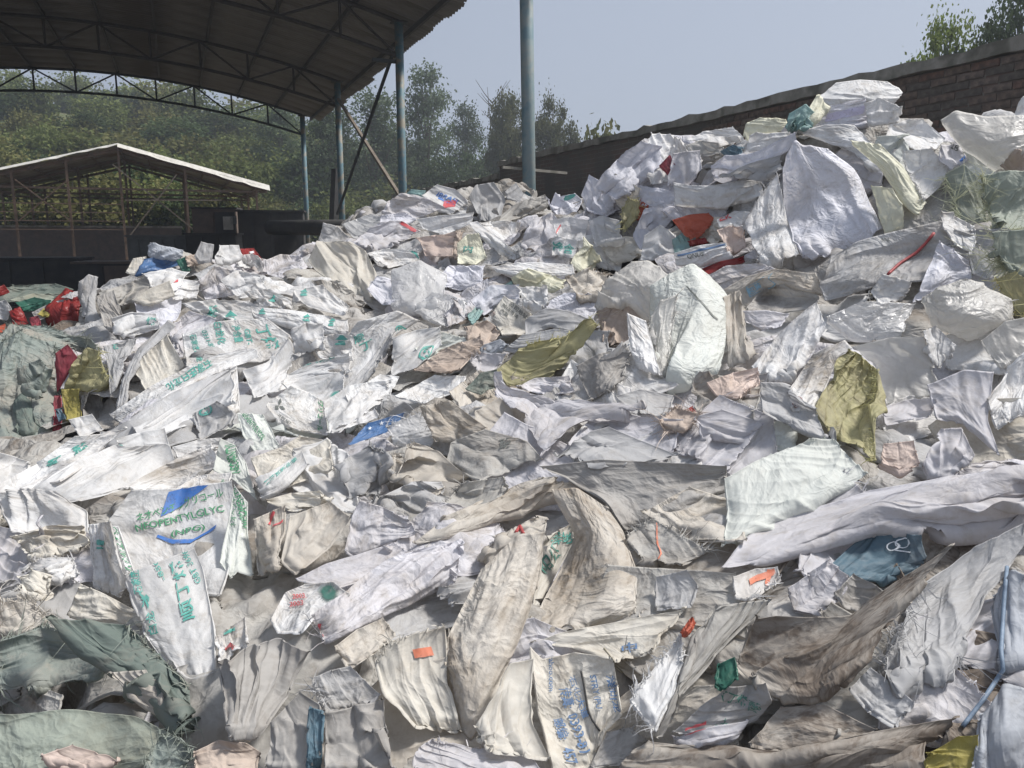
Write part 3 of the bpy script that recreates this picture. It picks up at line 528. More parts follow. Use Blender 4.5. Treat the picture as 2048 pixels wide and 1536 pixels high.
def crisp(X, amt, K=11, wide=(.05, .17), lean=1.5):
    """straight creases and leaning fold crests between flatter facets, as stiff woven plastic keeps them"""
    S, n, m, _ = X.shape; N = cnormals(X); u = np.linspace(-.5, .5, n)[None, :, None]; v = np.linspace(-.5, .5, m)[None, None, :]
    Tu = np.gradient(X, axis=1); Tv = np.gradient(X, axis=2); Tu /= np.linalg.norm(Tu, axis=-1, keepdims=True) + 1e-9; Tv /= np.linalg.norm(Tv, axis=-1, keepdims=True) + 1e-9
    lu = np.linalg.norm(X[:, -1, m//2] - X[:, 0, m//2], axis=-1)[:, None, None]; lv = np.linalg.norm(X[:, n//2, -1] - X[:, n//2, 0], axis=-1)[:, None, None]; sz = np.sqrt(lu * lv) * amt[:, None, None]
    main = rng.uniform(0, np.pi, (S, 1, 1)); D = np.zeros(X.shape, np.float32); c = lambda lo, hi: rng.uniform(lo, hi, (S, 1, 1))
    for k in range(K):
        th = np.where(rng.random((S, 1, 1)) < .6, main + rng.normal(0, .3, (S, 1, 1)), c(0, np.pi)); d = (u * np.cos(th) + v * np.sin(th)) - c(-.45, .45); al = -u * np.sin(th) + v * np.cos(th)
        d = d + c(-.5, .5) * al * al + c(-.03, .03) * np.sin(al * c(6, 14) + c(0, 6))
        win = np.clip(1.4 - np.abs(al - c(-.4, .4)) / c(.15, .6), 0, 1); wd = c(*wide); q = np.maximum(0, 1 - np.abs(d) / wd)
        h = np.where(rng.random((S, 1, 1)) < .85, 1, -.4) * c(.25, 1) * wd * (q ** c(.9, 1.6)) * win * sz; ln = c(-lean, lean) * h
        D += (N * h[..., None] + Tu * (ln * np.cos(th))[..., None] + Tv * (ln * np.sin(th))[..., None]).astype(np.float32)
    return D
def pleats(X, amp, axis=None):
    """a few long soft folds side by side, as hanging or dragged cloth makes them; crests lean over"""
    S, n, m, _ = X.shape; N = cnormals(X); u = np.linspace(0, 1, n)[None, :, None]; v = np.linspace(0, 1, m)[None, None, :]
    lu = np.linalg.norm(np.diff(X[:, :, m//2], axis=1), axis=-1).sum(1)[:, None, None]; lv = np.linalg.norm(np.diff(X[:, n//2], axis=1), axis=-1).sum(1)[:, None, None]
    Tu = np.gradient(X, axis=1); Tv = np.gradient(X, axis=2); Tu /= np.linalg.norm(Tu, axis=-1, keepdims=True) + 1e-9; Tv /= np.linalg.norm(Tv, axis=-1, keepdims=True) + 1e-9
    c = lambda lo, hi: rng.uniform(lo, hi, (S, 1, 1)); th = np.where(lv > lu * 1.25, 0.0, np.where(lu > lv * 1.25, np.pi / 2, c(0, np.pi))) + rng.normal(0, .22, (S, 1, 1))
    x = u * lu - .5 * lu + 0 * v; y = v * lv - .5 * lv + 0 * u; d = x * np.cos(th) + y * np.sin(th); al = -x * np.sin(th) + y * np.cos(th); wid = np.minimum(lu, lv); nf = c(1.0, 2.8)
    ph = d / wid * nf * np.pi + c(0, 6) + c(-1.2, 1.2) * (al / wid) + 1.1 * np.sin(al / wid * c(1.0, 2.6) + c(0, 6)) * c(.2, 1); dn = d / wid; ph = ph + c(.5, 1.5) * np.sin(dn * c(2, 6) + c(0, 6)) + c(.2, .6) * np.sin(dn * c(7, 12) + al / wid * c(-2, 2) + c(0, 6)); s1 = np.abs(np.sin(ph)); var = np.clip(.55 + .6 * np.sin(ph * .41 + c(0, 6)) + .3 * np.sin(al / wid * c(2, 5) + c(0, 6)), .05, 1.2); prof = var * (1 - s1) ** 1.3 + .25 * (1 - np.abs(np.sin(ph * 2.3 + 1))) ** 2
    fan = np.clip(.5 + c(-1.0, 1.0) * al / (np.maximum(lu, lv)) * 1.6, .05, 1.2); h = prof * fan * np.minimum(wid / nf * amp[:, None, None], .055); ln = h * c(-1.3, 1.3)
    return (N * h[..., None] + Tu * (ln * np.cos(th))[..., None] + Tv * (ln * np.sin(th))[..., None]).astype(X.dtype)
def wrinkle(X, amt, waves=((.36, .020), (.15, .009), (.07, .003))):
    """ridged wrinkles: sharp lines between little facets, stretched along one direction of each sheet"""
    S, n, m, _ = X.shape; N = cnormals(X); u = np.linspace(0, 1, n)[None, :, None]; v = np.linspace(0, 1, m)[None, None, :]
    lu = np.linalg.norm(np.diff(X[:, :, m//2], axis=1), axis=-1).sum(1)[:, None, None]; lv = np.linalg.norm(np.diff(X[:, n//2], axis=1), axis=-1).sum(1)[:, None, None]
    x = u * lu + 0 * v; y = v * lv + 0 * u; th = rng.uniform(0, np.pi, (S, 1, 1)); xr = x * np.cos(th) + y * np.sin(th); yr = -x * np.sin(th) + y * np.cos(th); st = rng.uniform(.35, .9, (S, 1, 1)); D = 0
    P0 = np.stack([xr * 3 + 7 * th, yr * 3], -1); wx = vnoise(P0, 1.0, 21) * .12; wy = vnoise(P0, 1.0, 22) * .12; msk = np.clip(.55 + 1.6 * vnoise(P0 * .7 + 31, 1.0, 23), .1, 1.2)
    cell = (lu / n + lv / m) / 2
    for k, (wl, A) in enumerate(waves):
        P = np.stack([(xr + wx) / wl + 17 * th + k * 9, (yr + wy) * st / wl + k * 5], -1); q = 1 - np.abs(vnoise(P, 1.0, 30 + k)) * 2.2
        D = D + q * A * np.clip((wl / cell - 2.2) / 2.5, 0, 1) * msk * np.minimum(1, np.sqrt(lu * lv) / .35)
    return N * (D * amt[:, None, None])[..., None].astype(X.dtype)
def up2v(A, n, ax):
    """linear doubling along one axis to length n"""
    A = np.moveaxis(A, ax, 0); Y = np.empty((2 * A.shape[0] - 1,) + A.shape[1:], A.dtype); Y[0::2] = A; Y[1::2] = (A[:-1] + A[1:]) / 2
    return np.moveaxis(Y[:n], 0, ax)
# ---------------------------------------------------------------- sheet -> mesh object
_fcache = {}
def gridfaces(n, m):
    if (n, m) not in _fcache:
        i, j = np.meshgrid(np.arange(n - 1), np.arange(m - 1), indexing='ij'); a = (i * m + j).ravel(); F = np.stack([a, a + m, a + m + 1, a + 1], -1)
        ring = [(0, j) for j in range(m)] + [(i, m-1) for i in range(1, n)] + [(n-1, j) for j in range(m-2, -1, -1)] + [(i, 0) for i in range(n-2, 0, -1)]
        ri = np.array([i * m + j for i, j in ring]); inn = np.array([min(max(i, 1), n-2) * m + min(max(j, 1), m-2) for i, j in ring]); k = len(ri)
        b = n * m + np.arange(k); F2 = np.stack([ri, np.roll(ri, -1), np.roll(b, -1), b], -1)
        _fcache[(n, m)] = (np.concatenate([F, F2]), ri, inn)
    return _fcache[(n, m)]
def sheet_obj(name, X, mat, side=None, hem=.005):
    n, m, _ = X.shape; F, ri, inn = gridfaces(n, m)
    N = normals(X[None])[0]; c = X.reshape(-1, 3).mean(0)
    s = np.sign(((CAM - c) * N.reshape(-1, 3).mean(0)).sum()) or 1.0; N = N * s
    V = X.reshape(-1, 3); Nf = N.reshape(-1, 3)
    inw = V[inn] - V[ri]; inw /= np.linalg.norm(inw, axis=-1, keepdims=True) + 1e-9
    V2 = np.concatenate([V, V[ri] - Nf[ri] * hem + inw * hem * .9])
    lu = np.concatenate([[0], np.cumsum(np.linalg.norm(np.diff(X[:, m//2], axis=0), axis=-1))]); lv = np.concatenate([[0], np.cumsum(np.linalg.norm(np.diff(X[n//2], axis=0), axis=-1))])
    U = np.stack(np.meshgrid(lu, lv, indexing='ij'), -1).reshape(-1, 2); U2 = np.concatenate([U, U[ri] + .004])
    o = link(name, np_mesh(name, V2 - c, F, uv=U2), mat, loc=tuple(c))
    return o, N, c
def fringe_mesh(X, N, edges, dens, length, wid, c, rg):
    n, m, _ = X.shape; B = []; D = []
    for e in edges:
        if e == 't': E, I = X[0], X[3]
        elif e == 'b': E, I = X[-1], X[-4]
        elif e == 'l': E, I = X[:, 0], X[:, 3]
        else: E, I = X[:, -1], X[:, -4]
        seg = np.linalg.norm(np.diff(E, axis=0), axis=-1); tot = seg.sum(); k = max(6, int(tot * dens)); s = np.sort(rg.random(k)) * (len(E) - 1.001); i = s.astype(int); f = (s - i)[:, None]
        patch = vnoise(np.stack([s * 9.0 / len(E), s * 0 + rg.random() * 50], -1), 1.0, 5) + .5; keep = rg.random(k) < np.clip(patch * 2.2 - .2, .08, 1)
        p = E[i] * (1 - f) + E[i+1] * f; d = p - (I[i] * (1 - f) + I[i+1] * f); d /= np.linalg.norm(d, axis=-1, keepdims=True) + 1e-9
        B.append(p[keep]); D.append(d[keep])
    B = np.concatenate(B); D = np.concatenate(D); k = len(B)
    bun = rg.standard_normal((k // 5 + 1, 3)) * .55; bun = np.repeat(bun, 5, axis=0)[:k]
    L = length * .6 * (.3 + rg.random((k, 1)) ** 2 * 1.5); D = D + bun + rg.standard_normal((k, 3)) * .3; D /= np.linalg.norm(D, axis=-1, keepdims=True)
    side = np.cross(D, CAM - B); side /= np.linalg.norm(side, axis=-1, keepdims=True) + 1e-9; side = side + rg.standard_normal((k, 3)) * .4; wid = wid * .85 * (.6 + .8 * rg.random((k, 1)))
    curl = rg.standard_normal((k, 3)) * 1.0 + [0, 0, -.8]; c2 = rg.standard_normal((k, 3)) * .6
    P0 = B - D * .006; P1 = B + D * L * .45 + curl * L * .10; P2 = B + D * L * .8 + curl * L * .42; P3 = B + D * L * .95 + curl * L * .8 + c2 * L * .35
    V = np.stack([P0 - side * wid, P0 + side * wid, P1 - side * wid * .9, P1 + side * wid * .9, P2 - side * wid * .7, P2 + side * wid * .7, P3 - side * wid * .3, P3 + side * wid * .3], 1).reshape(-1, 3)
    b = np.arange(k)[:, None] * 8; F = np.concatenate([b + [0, 1, 3, 2], b + [2, 3, 5, 4], b + [4, 5, 7, 6]])
    uv = np.tile(np.array([[0, 0], [.002, 0], [0, .02], [.002, .02], [0, .04], [.002, .04], [0, .06], [.002, .06]]), (k, 1))
    return np_mesh('fringe', V - c, F, uv=uv)
FC = [0]
FRM = {'grey_green_woven': 'straw', 'mustard_woven': 'straw2', 'sea_green_net': 'straw3', 'dark_green_mesh': 'straw3'}
def add_fringe(o, X, N, c, edges, mat, dens=260, length=.03, a=3.0):
    FC[0] += 1; rg = np.random.default_rng(FC[0])
    me = fringe_mesh(X, N, edges, dens / max(1, a / 3.2), length, max(.0011, a * .00040), c, rg)
    f = link('fringe', me, M.get(FRM.get(mat.name), mat), parent=o); f['kind'] = 'stuff'; return f
# ---------------------------------------------------------------- printed lettering laid on the cloth
_tc = {}
def text_tris(s):
    if s in _tc: return _tc[s]
    cu = bpy.data.curves.new('t', 'FONT'); cu.body = s; cu.size = 1.0; cu.resolution_u = 2
    cu.offset = .018
    o = bpy.data.objects.new('t', cu); col.objects.link(o); bpy.context.view_layer.update()
    me = bpy.data.meshes.new_from_object(o.evaluated_get(bpy.context.evaluated_depsgraph_get()))
    bm = bmesh.new(); bm.from_mesh(me); bpy.data.objects.remove(o); bpy.data.curves.remove(cu); bpy.data.meshes.remove(me)
    r = finish_shape(bm); _tc[s] = r; return r
def finish_shape(bm, cut=.16):
    bmesh.ops.triangulate(bm, faces=bm.faces[:])
    xs = [v.co.x for v in bm.verts]; ys = [v.co.y for v in bm.verts]; h = max(ys) - min(ys)
    for _ in range(3):
        le = [e for e in bm.edges if e.calc_length() > cut * h]
        if not le: break
        bmesh.ops.subdivide_edges(bm, edges=le, cuts=1); bmesh.ops.triangulate(bm, faces=bm.faces[:])
    bm.verts.ensure_lookup_table(); V = np.array([(v.co.x, v.co.y) for v in bm.verts]); F = np.array([[v.index for v in f.verts] for f in bm.faces]); bm.free()
    mn = V.min(0); mxv = V.max(0); return (V - mn) / (mxv - mn), F
def poly_shape(polys, cut=.2):
    bm = bmesh.new()
    for p in polys: bm.faces.new([bm.verts.new((x, y, 0)) for x, y in p])
    return finish_shape(bm, cut)
def ring_poly(cx, cy, r0, r1, n=18, a0=0, a1=360):
    P = []
    for k in range(n):
        t0 = R(a0 + (a1 - a0) * k / n); t1 = R(a0 + (a1 - a0) * (k + 1) / n)
        P.append([(cx + r0 * math.cos(t0), cy + r0 * math.sin(t0)), (cx + r1 * math.cos(t0), cy + r1 * math.sin(t0)), (cx + r1 * math.cos(t1), cy + r1 * math.sin(t1)), (cx + r0 * math.cos(t1), cy + r0 * math.sin(t1))])
    return P
SHAPES = {
 'diamonds': [[(.5, .52), (.36, .76), (.5, 1), (.64, .76)], [(.5, .50), (.22, .50), (.06, .26), (.36, .26)], [(.5, .50), (.78, .50), (.94, .26), (.64, .26)]],
 'trap': [[(0, 0), (.08, 1), (1, 1), (.98, .82)], [(0, 0), (.98, .82), (.45, .22)]],
 'swoosh': [[(0, .62), (.02, .80), (.30, .40), (.28, .20)], [(.28, .20), (.30, .40), (.62, .36), (.58, .16)], [(.58, .16), (.62, .36), (1, 1), (.97, .80)]],
 'ringS': ring_poly(.5, .5, .34, .48) + ring_poly(.5, .63, .08, .17, 10, 20, 250) + ring_poly(.5, .37, .08, .17, 10, -160, 70),
 'rings': ring_poly(.5, .5, .42, .48) + ring_poly(.5, .5, .27, .33) + ring_poly(.5, .5, .12, .18),
 'disc': ring_poly(.5, .5, .02, .5, 16), 'bar': [[(0, 0), (1, 0), (1, 1), (0, 1)]],
 'stripes_tri': [[(.5 - .5 * k, k * .92), (.5 - .5 * k + .10, k * .92), (.5 + .5 * k - .0, .55 + .0 * k), (.5, .48)] for k in (.15, .4, .65, .9)] + [[(.55, .5), (1, 0), (1, .25), (.62, .62)], [(.62, .66), (1, .35), (1, .6), (.7, .78)]],
 'splat': [[(.5, .5)] + [(.5 + rr * math.cos(R(a)), .5 + rr * math.sin(R(a))) for a, rr in ((k * 12, .5), (k * 12 + 6, .27), (k * 12 + 12, .5))] for k in range(0, 30)],
 'pagoda': [[(.1, .0), (.9, 0), (.9, .18), (.1, .18)], [(.2, .25), (.8, .25), (.8, .4), (.2, .4)], [(0, .48), (1, .48), (.5, .9)], [(.42, .85), (.58, .85), (.5, 1)]],
 'frame': [[(0, 0), (1, 0), (1, .05), (0, .05)], [(0, .95), (1, .95), (1, 1), (0, 1)], [(0, .06), (.04, .06), (.04, .94), (0, .94)], [(.96, .06), (1, .06), (1, .94), (.96, .94)]],
 'scrib': ring_poly(.3, .45, .2, .25, 14) + ring_poly(.68, .55, .22, .27, 14, 60, 400) + [[(.4, .2), (.9, 0), (.93, .05), (.42, .26)]],
 'star': [[(.5, .5)] + [(.5 + rr * math.sin(R(a)), .5 + rr * math.cos(R(a))) for a, rr in ((k * 72 - 36, .2), (k * 72, .5), (k * 72 + 36, .2))] for k in range(5)],
}
def put_print(o, X, N, c, what, p0, p1, p2, inkname, name='lettering'):
    """what: text or '@shape'; p0, p1, p2 are the lower-left, lower-right and upper-left of its box, found on this sheet"""
    p0, p1, p2 = np.array(p0, float), np.array(p1, float), np.array(p2, float)
    if (p1 - p0)[0] * (p2 - p0)[1] - (p1 - p0)[1] * (p2 - p0)[0] > 0: p0, p1, p2 = p2, p1 + p2 - p0, p0      # never mirror writing
    V, F = (poly_cached(what[1:]) if what[0] == '@' else text_tris(what))
    n, m, _ = X.shape; pp, _a = proj(X.reshape(-1, 3)); pp = pp.reshape(n, m, 2)
    def find(p):
        d = ((pp - np.array(p)) ** 2).sum(-1); i, j = np.unravel_index(np.argmin(d), d.shape)
        i0, i1, j0, j1 = max(i-1, 0), min(i+1, n-1), max(j-1, 0), min(j+1, m-1)
        J = np.stack([(pp[i1, j] - pp[i0, j]) / max(i1 - i0, 1), (pp[i, j1] - pp[i, j0]) / max(j1 - j0, 1)], -1)
        try: dd = np.clip(np.linalg.solve(J, np.array(p) - pp[i, j]), -2.5, 2.5)
        except Exception: dd = np.zeros(2)
        return np.array([i, j]) + dd
    ts = np.linspace(0, 1, 7); A_ = np.array([find(p0 + (p1 - p0) * t_) for t_ in ts]); B_ = np.array([find(p2 + (p1 - p0) * t_) for t_ in ts])
    fit = lambda Q: np.stack([np.polyval(np.polyfit(ts, Q[:, k], 2), V[:, 0]) for k in (0, 1)], -1)
    lo_, hi_ = fit(A_), fit(B_); ij = lo_ + (hi_ - lo_) * V[:, 1:]
    ok = (ij[:, 0] >= 0) & (ij[:, 0] <= n - 1) & (ij[:, 1] >= 0) & (ij[:, 1] <= m - 1)
    F = F[ok[F].all(1)]
    if len(F) == 0: return None
    ij[:, 0] = np.clip(ij[:, 0], 0, n - 1.001); ij[:, 1] = np.clip(ij[:, 1], 0, m - 1.001)
    i = ij[:, 0].astype(int); j = ij[:, 1].astype(int); fx = (ij[:, 0] - i)[:, None]; fy = (ij[:, 1] - j)[:, None]
    bl = lambda A: (A[i, j] * (1 - fx) + A[i+1, j] * fx) * (1 - fy) + (A[i, j+1] * (1 - fx) + A[i+1, j+1] * fx) * fy
    nn = bl(N); nn /= np.linalg.norm(nn, axis=-1, keepdims=True) + 1e-9
    return link(name, np_mesh(name, bl(X) + nn * .0032 - c, F), INK[inkname], parent=o)
_pc = {}
def poly_cached(k):
    if k not in _pc: _pc[k] = poly_shape(SHAPES[k])
    return _pc[k]
# ---------------------------------------------------------------- loose plain sacks that make up the body of the heap
def filler_layer(count, mind, seed, tmax=9.6, ks=1.0):
    r = np.random.default_rng(seed); px = r.uniform(-60, 2110 if seed != 40 else 2600, 5000); py = r.uniform(150, 1620, 5000)
    t, hit = cast(px, py, H0); P = CAM + pray(px, py) * t[:, None]; ok = hit & (t < tmax) & (P[:, 2] > .3) & ~((px < 175) & (py > 640) & (py < 900)) & ~((px < 150) & (py < 700))
    P = P[ok]; t = t[ok]; wgt = np.clip(t, 1.5, 9) ** 2.2; key = r.random(len(P)) ** (1 / wgt); order = np.argsort(-key); ch = []
    for k in order:
        md = mind * (1.0 if t[k] > 3 else .85)
        if all(np.linalg.norm(P[k] - P[q]) > md for q in ch): ch.append(k)
        if len(ch) >= count: break
    S = len(ch); out = np.zeros((S, NC, MC, 3)); ex = np.zeros((S, 2)); u = np.linspace(-.5, .5, NC)[:, None, None]; v = np.linspace(-.5, .5, MC)[None, :, None]; aa = t[ch]
    for q, k in enumerate(ch):
        c = P[k]; n = hnorm(c[0], c[1]) * .65 + (CAM - c) / np.linalg.norm(CAM - c) * .35; n /= np.linalg.norm(n)
        e1 = np.cross(n, r.standard_normal(3)); e1 /= np.linalg.norm(e1); e2 = np.cross(n, e1)
        wd = ks * r.uniform(.34, .55) * (.8 if r.random() < .3 else 1); ln = ks * r.uniform(.5, .85); s = r.uniform(.88, .96)
        out[q] = c + n * .07 + e1 * u * wd * s + e2 * v * ln * s
        ex[q] = [1 / s - 1 + r.uniform(0, .04), 1 / s - 1 + r.uniform(-.03, .04)]
    X = drape(out, ex * 1.0, 2, (0, 0), grav=.0045, jit=.014, bend=.5, fine=.2); X = X + pleats(X, r.choice([.15, .3, .45], S)) + crisp(X, np.full(S, .5), 8) + wrinkle(X, r.uniform(.7, 1.5, S)); splat(X, .004)
    return X, aa
FILL = []
for lay, (cnt, md, tm, ks) in enumerate([(165, .27, 9.6, 1), (180, .13, 5.0, .45), (120, .3, 9.6, 1), (70, .22, 3.3, 1), (84, .36, 9.6, 1)]):
    X, aa = filler_layer(cnt, md, 40 + lay, tm, ks); FILL += [(X[k], aa[k], lay) for k in range(len(X))]
# ---------------------------------------------------------------- sacks one can tell apart in the photograph
HERO = []
def S(mat, label, pts, ex=(.10, .06), puff=.05, fr='', pr=(), off=.075, tilt=.55, name='woven_sack', cat='sack', group=None, gain=0, a=None, cr=None, pl=None):
    HERO.append(dict(mat=mat, label=label, pts=pts, ex=ex, puff=puff, fr=fr, pr=pr, off=off, tilt=tilt, name=name, cat=cat, group=group, gain=gain, a=a, cr=cr, pl=pl))
# far crest, left to right
S('cream','cream cloth slumped against the blue bag on the far left crest',[(250,545),(266,516),(292,512),(300,540),(282,556)])
S('bluegrey','clear grey plastic bag puffed up behind the blue bag',[(296,512),(300,484),(330,492),(368,500),(360,520)],name='plastic_bag',cat='plastic bag')
S('blue','bright blue plastic bag on the far left crest',[(270,552),(288,518),(342,506),(362,530),(330,545),(296,540)],name='plastic_bag',cat='plastic bag')
S('emerald','small scrap of green plastic right of the blue bag',[(352,520),(372,512),(382,540),(366,545)],name='plastic_scrap',cat='plastic scrap')
S('brown','small brown bag beside the green scrap on the crest',[(369,512),(398,506),(408,526),(376,532)],name='plastic_bag',cat='plastic bag')
S('grey','upright grey sack mouth standing on the left crest',[(388,512),(402,482),(428,488),(424,522),(398,528)],tilt=.8)
S('white','white sack with open mouth left of the red bag',[(426,512),(436,490),(478,490),(486,514),(458,528),(430,528)],ex=(.2,.12))
S('red','red plastic bag with a pale mark on the left crest',[(478,497),(508,496),(528,521),(512,530),(484,512)],name='plastic_bag',cat='plastic bag',pr=[('@bar',(500,508),(508,506),(499,504),'white')])
S('white','ruffled white sack in front of the red bag',[(470,510),(508,508),(524,532),(498,545),(472,538)],ex=(.25,.18))
S('lav','grey white crumple between red bag and tall cream sack',[(530,520),(560,508),(600,512),(620,540),(560,560),(532,548)],ex=(.25,.2))
S('grey','tall narrow grey sack standing at the left end of the heap',[(160,566),(178,548),(198,554),(192,600),(222,684),(196,676),(166,622)],tilt=.85,ex=(.15,.05))
S('shade','grey brown hollow sack beside the tall narrow one',[(190,592),(228,580),(250,640),(240,680),(206,650)],ex=(.2,.1))
S('dirty','dull grey sack flattened below the blue bag',[(196,585),(270,560),(310,574),(300,604),(220,612)],ex=(.2,.12))
S('cream','yellowed sack lying under the blue bag',[(262,600),(300,575),(340,560),(350,590),(300,612)],ex=(.2,.1))
S('white','ruffled white sack on the crest below the blue bag',[(284,548),(340,536),(380,546),(360,578),(300,574)],ex=(.3,.2))
S('white','white sack with a small red mark on the left crest',[(336,570),(356,556),(400,560),(396,596),(346,600)],pr=[('@bar',(345,566),(356,564),(345,561),'red')])
S('lav','pale sack folded on the crest below the white open sack',[(396,560),(430,530),(470,540),(470,590),(410,600)],ex=(.28,.15))
S('white','white sack with upright corners on the left crest',[(440,560),(470,540),(520,548),(540,585),(480,596)],ex=(.28,.15))
S('white','white ruffle with teal print at the left flank',[(222,632),(262,622),(312,626),(320,655),(262,672),(230,664)],ex=(.28,.18),pr=[('烯',(292,650),(312,652),(294,634),'teal')])
S('white','long white sack with rolled teal printed edge',[(362,606),(430,598),(500,603),(566,640),(500,646),(420,640)],ex=(.12,.06),pr=[('@pagoda',(446,640),(474,642),(448,620),'teal'),('酸',(414,634),(438,632),(416,612),'teal')])
S('white','white strip with repeated teal house marks on left half of crest',[(500,612),(600,622),(698,640),(702,672),(640,664),(506,632)],ex=(.06,.08),pr=[('@pagoda',(604,642),(622,644),(606,624),'teal'),('@pagoda',(655,652),(668,653),(657,634),'teal'),('@pagoda',(516,628),(532,629),(518,613),'teal')])
S('white','small white flap with teal mark above the house mark strip',[(490,582),(540,576),(584,600),(590,626),(520,614)],ex=(.15,.1),pr=[('@pagoda',(534,602),(552,606),(538,586),'teal')])
S('white','white pointed sack with faint teal mark left of tall cream sack',[(586,580),(644,568),(700,612),(690,630),(584,604)],ex=(.12,.08),pr=[('@pagoda',(600,592),(616,592),(604,576),'teal')])
S('grey','small upright grey sack tip above the tall cream sack',[(636,480),(648,444),(676,452),(702,476),(690,492),(650,496)],tilt=.8)
S('cream','tall cream sack with lengthwise folds on the left crest',[(616,520),(634,484),(700,482),(730,500),(752,540),(772,596),(744,610),(690,588),(630,540)],ex=(.06,.16),puff=.1)
S('dirty','dusty brown sack edge below the tall cream sack',[(622,560),(680,560),(736,606),(720,625),(660,600)],ex=(.1,.2))
# centre crest
S('teal','scrap of faded teal sack behind the printed crest sack',[(806,392),(822,378),(852,380),(846,398),(818,404)])
S('lav','pale frayed sack hanging at the left end of the centre crest',[(764,428),(772,404),(806,386),(850,394),(890,414),(840,434),(790,446)],ex=(.18,.12),fr='l,220')
S('white','white sack with blue lettering and red smear on the centre crest',[(842,392),(874,368),(912,378),(938,402),(930,436),(880,424)],ex=(.06,.06),pr=[('IBRAEI',(872,392),(912,408),(878,384),'blue'),('@bar',(876,398),(908,412),(877,395),'blue'),('@bar',(884,416),(910,414),(888,402),'red')])
S('white','striped white sack folded in ridges on the centre crest',[(834,438),(880,430),(948,424),(944,446),(886,470),(846,456)],ex=(.24,.05))
S('lav','pale sack with red patch under the ridged crest sack',[(704,486),(760,444),(800,440),(842,464),(800,496),(740,504)],ex=(.2,.15),pr=[('@bar',(796,446),(830,466),(812,442),'red')])
S('cool','loose bluish white sack below the frayed crest sack',[(762,430),(810,424),(838,440),(800,450),(756,452)],ex=(.25,.2),pr=[('@bar',(858,430),(868,428),(858,424),'red')])
S('pink','pinkish cream sack panel on the centre crest',[(834,474),(880,468),(914,462),(904,512),(850,512)],ex=(.06,.06))
S('brown','narrow brown strip beside the pinkish panel',[(902,504),(914,462),(922,464),(910,520)],ex=(.1,.02))
S('pcream','rounded cream sack with faint green print on centre crest',[(914,486),(934,468),(958,466),(974,514),(950,530),(914,526)],ex=(.14,.1),pr=[('内',(926,505),(944,507),(928,490),'teal')])
S('grey','crumpled grey sack left of the leaning pole',[(936,394),(950,370),(988,364),(1012,398),(998,450),(958,442)],ex=(.25,.2),tilt=.7)
S('grey','small peaked grey sack in front of the pole foot',[(1010,382),(1032,364),(1048,388),(1040,404),(1014,398)],tilt=.75)
S('dirty','bundle of flattened sack edges right of the pole foot',[(982,446),(1030,408),(1090,388),(1096,410),(1040,436),(998,452)],ex=(.02,.28))
S('white','long flat white sack lying diagonally on centre crest',[(936,446),(954,442),(1040,508),(1034,522),(972,486)],ex=(.04,.08))
S('white','broad white sack panel right of the diagonal one',[(956,446),(1000,440),(1044,446),(1040,510),(996,478)],ex=(.1,.06))
S('lav','lavender crumpled sacks ruffle below the pole foot',[(1040,488),(1060,440),(1104,424),(1130,452),(1100,500),(1056,520)],ex=(.25,.2))
S('cool','bluish white ruffle with teal scrap on the crest',[(1090,420),(1110,398),(1150,386),(1166,400),(1150,430),(1108,436)],ex=(.25,.18),pr=[('@bar',(1122,402),(1148,396),(1132,388),'teal')])
S('film','milky plastic bag with red tint below the pole',[(1098,440),(1140,432),(1180,440),(1170,480),(1120,490)],ex=(.2,.2),name='plastic_bag',cat='plastic bag',pr=[('@bar',(1108,468),(1120,450),(1111,469),'red')])
S('white','white sack with block of teal print in centre heap',[(1100,490),(1110,470),(1156,480),(1150,516),(1104,512)],pr=[('净含',(1106,502),(1146,510),(1110,482),'teal')])
S('cool','bluish sack bulging left of the cream crest sack',[(1162,390),(1178,348),(1204,362),(1236,402),(1210,430),(1176,424)],ex=(.16,.14))
S('cream','cream sack with frayed lower edge on the right crest',[(1200,360),(1232,346),(1280,376),(1272,410),(1244,420),(1216,384)],ex=(.15,.12),fr='b,260')
S('film','milky white plastic bag below the cream crest sack',[(1176,440),(1206,430),(1240,440),(1246,486),(1190,496)],ex=(.2,.2),name='plastic_bag',cat='plastic bag')
S('orange','torn orange scrap poking out on the right crest',[(1270,420),(1286,402),(1298,410),(1290,436),(1274,440)],name='plastic_scrap',cat='plastic scrap',fr='l,300')
S('yellow','tangle of straw yellow sack shreds below the cream crest sack',[(1240,430),(1256,396),(1282,404),(1272,440),(1252,462)],ex=(.25,.25),fr='tblr,400,.04')
S('cool','crumpled bluish white sack beside the orange scrap',[(1264,470),(1290,420),(1330,410),(1346,450),(1320,490),(1280,500)],ex=(.25,.2))
S('white','arched white sack left of the orange red bag',[(1280,520),(1288,470),(1320,448),(1352,470),(1350,520)],ex=(.18,.14))
S('cool','large bluish ruffle at the left of the right crest',[(1190,372),(1230,330),(1290,285),(1320,290),(1330,330),(1270,380),(1230,400)],ex=(.22,.2),fr='l,200')
S('white','pale sack folded over the crest left of the dirty crumple',[(1288,300),(1300,268),(1350,272),(1400,300),(1356,360),(1300,370)],ex=(.2,.15))
S('lav','lavender sack with vertical pleats on the right crest',[(1330,372),(1346,306),(1400,300),(1406,338),(1370,372)],ex=(.05,.2))
S('maroon','dull pink rag under the crest sacks',[(1318,330),(1340,308),(1352,330),(1336,350)])
S('dirty','dirty brown crumpled sack on the right crest',[(1374,290),(1400,280),(1436,284),(1460,308),(1424,324),(1386,312)],ex=(.2,.2),tilt=.7)
S('white','white pointed sack flap on the skyline right crest',[(1372,280),(1410,262),(1466,254),(1488,274),(1466,292),(1400,288)],ex=(.1,.1))
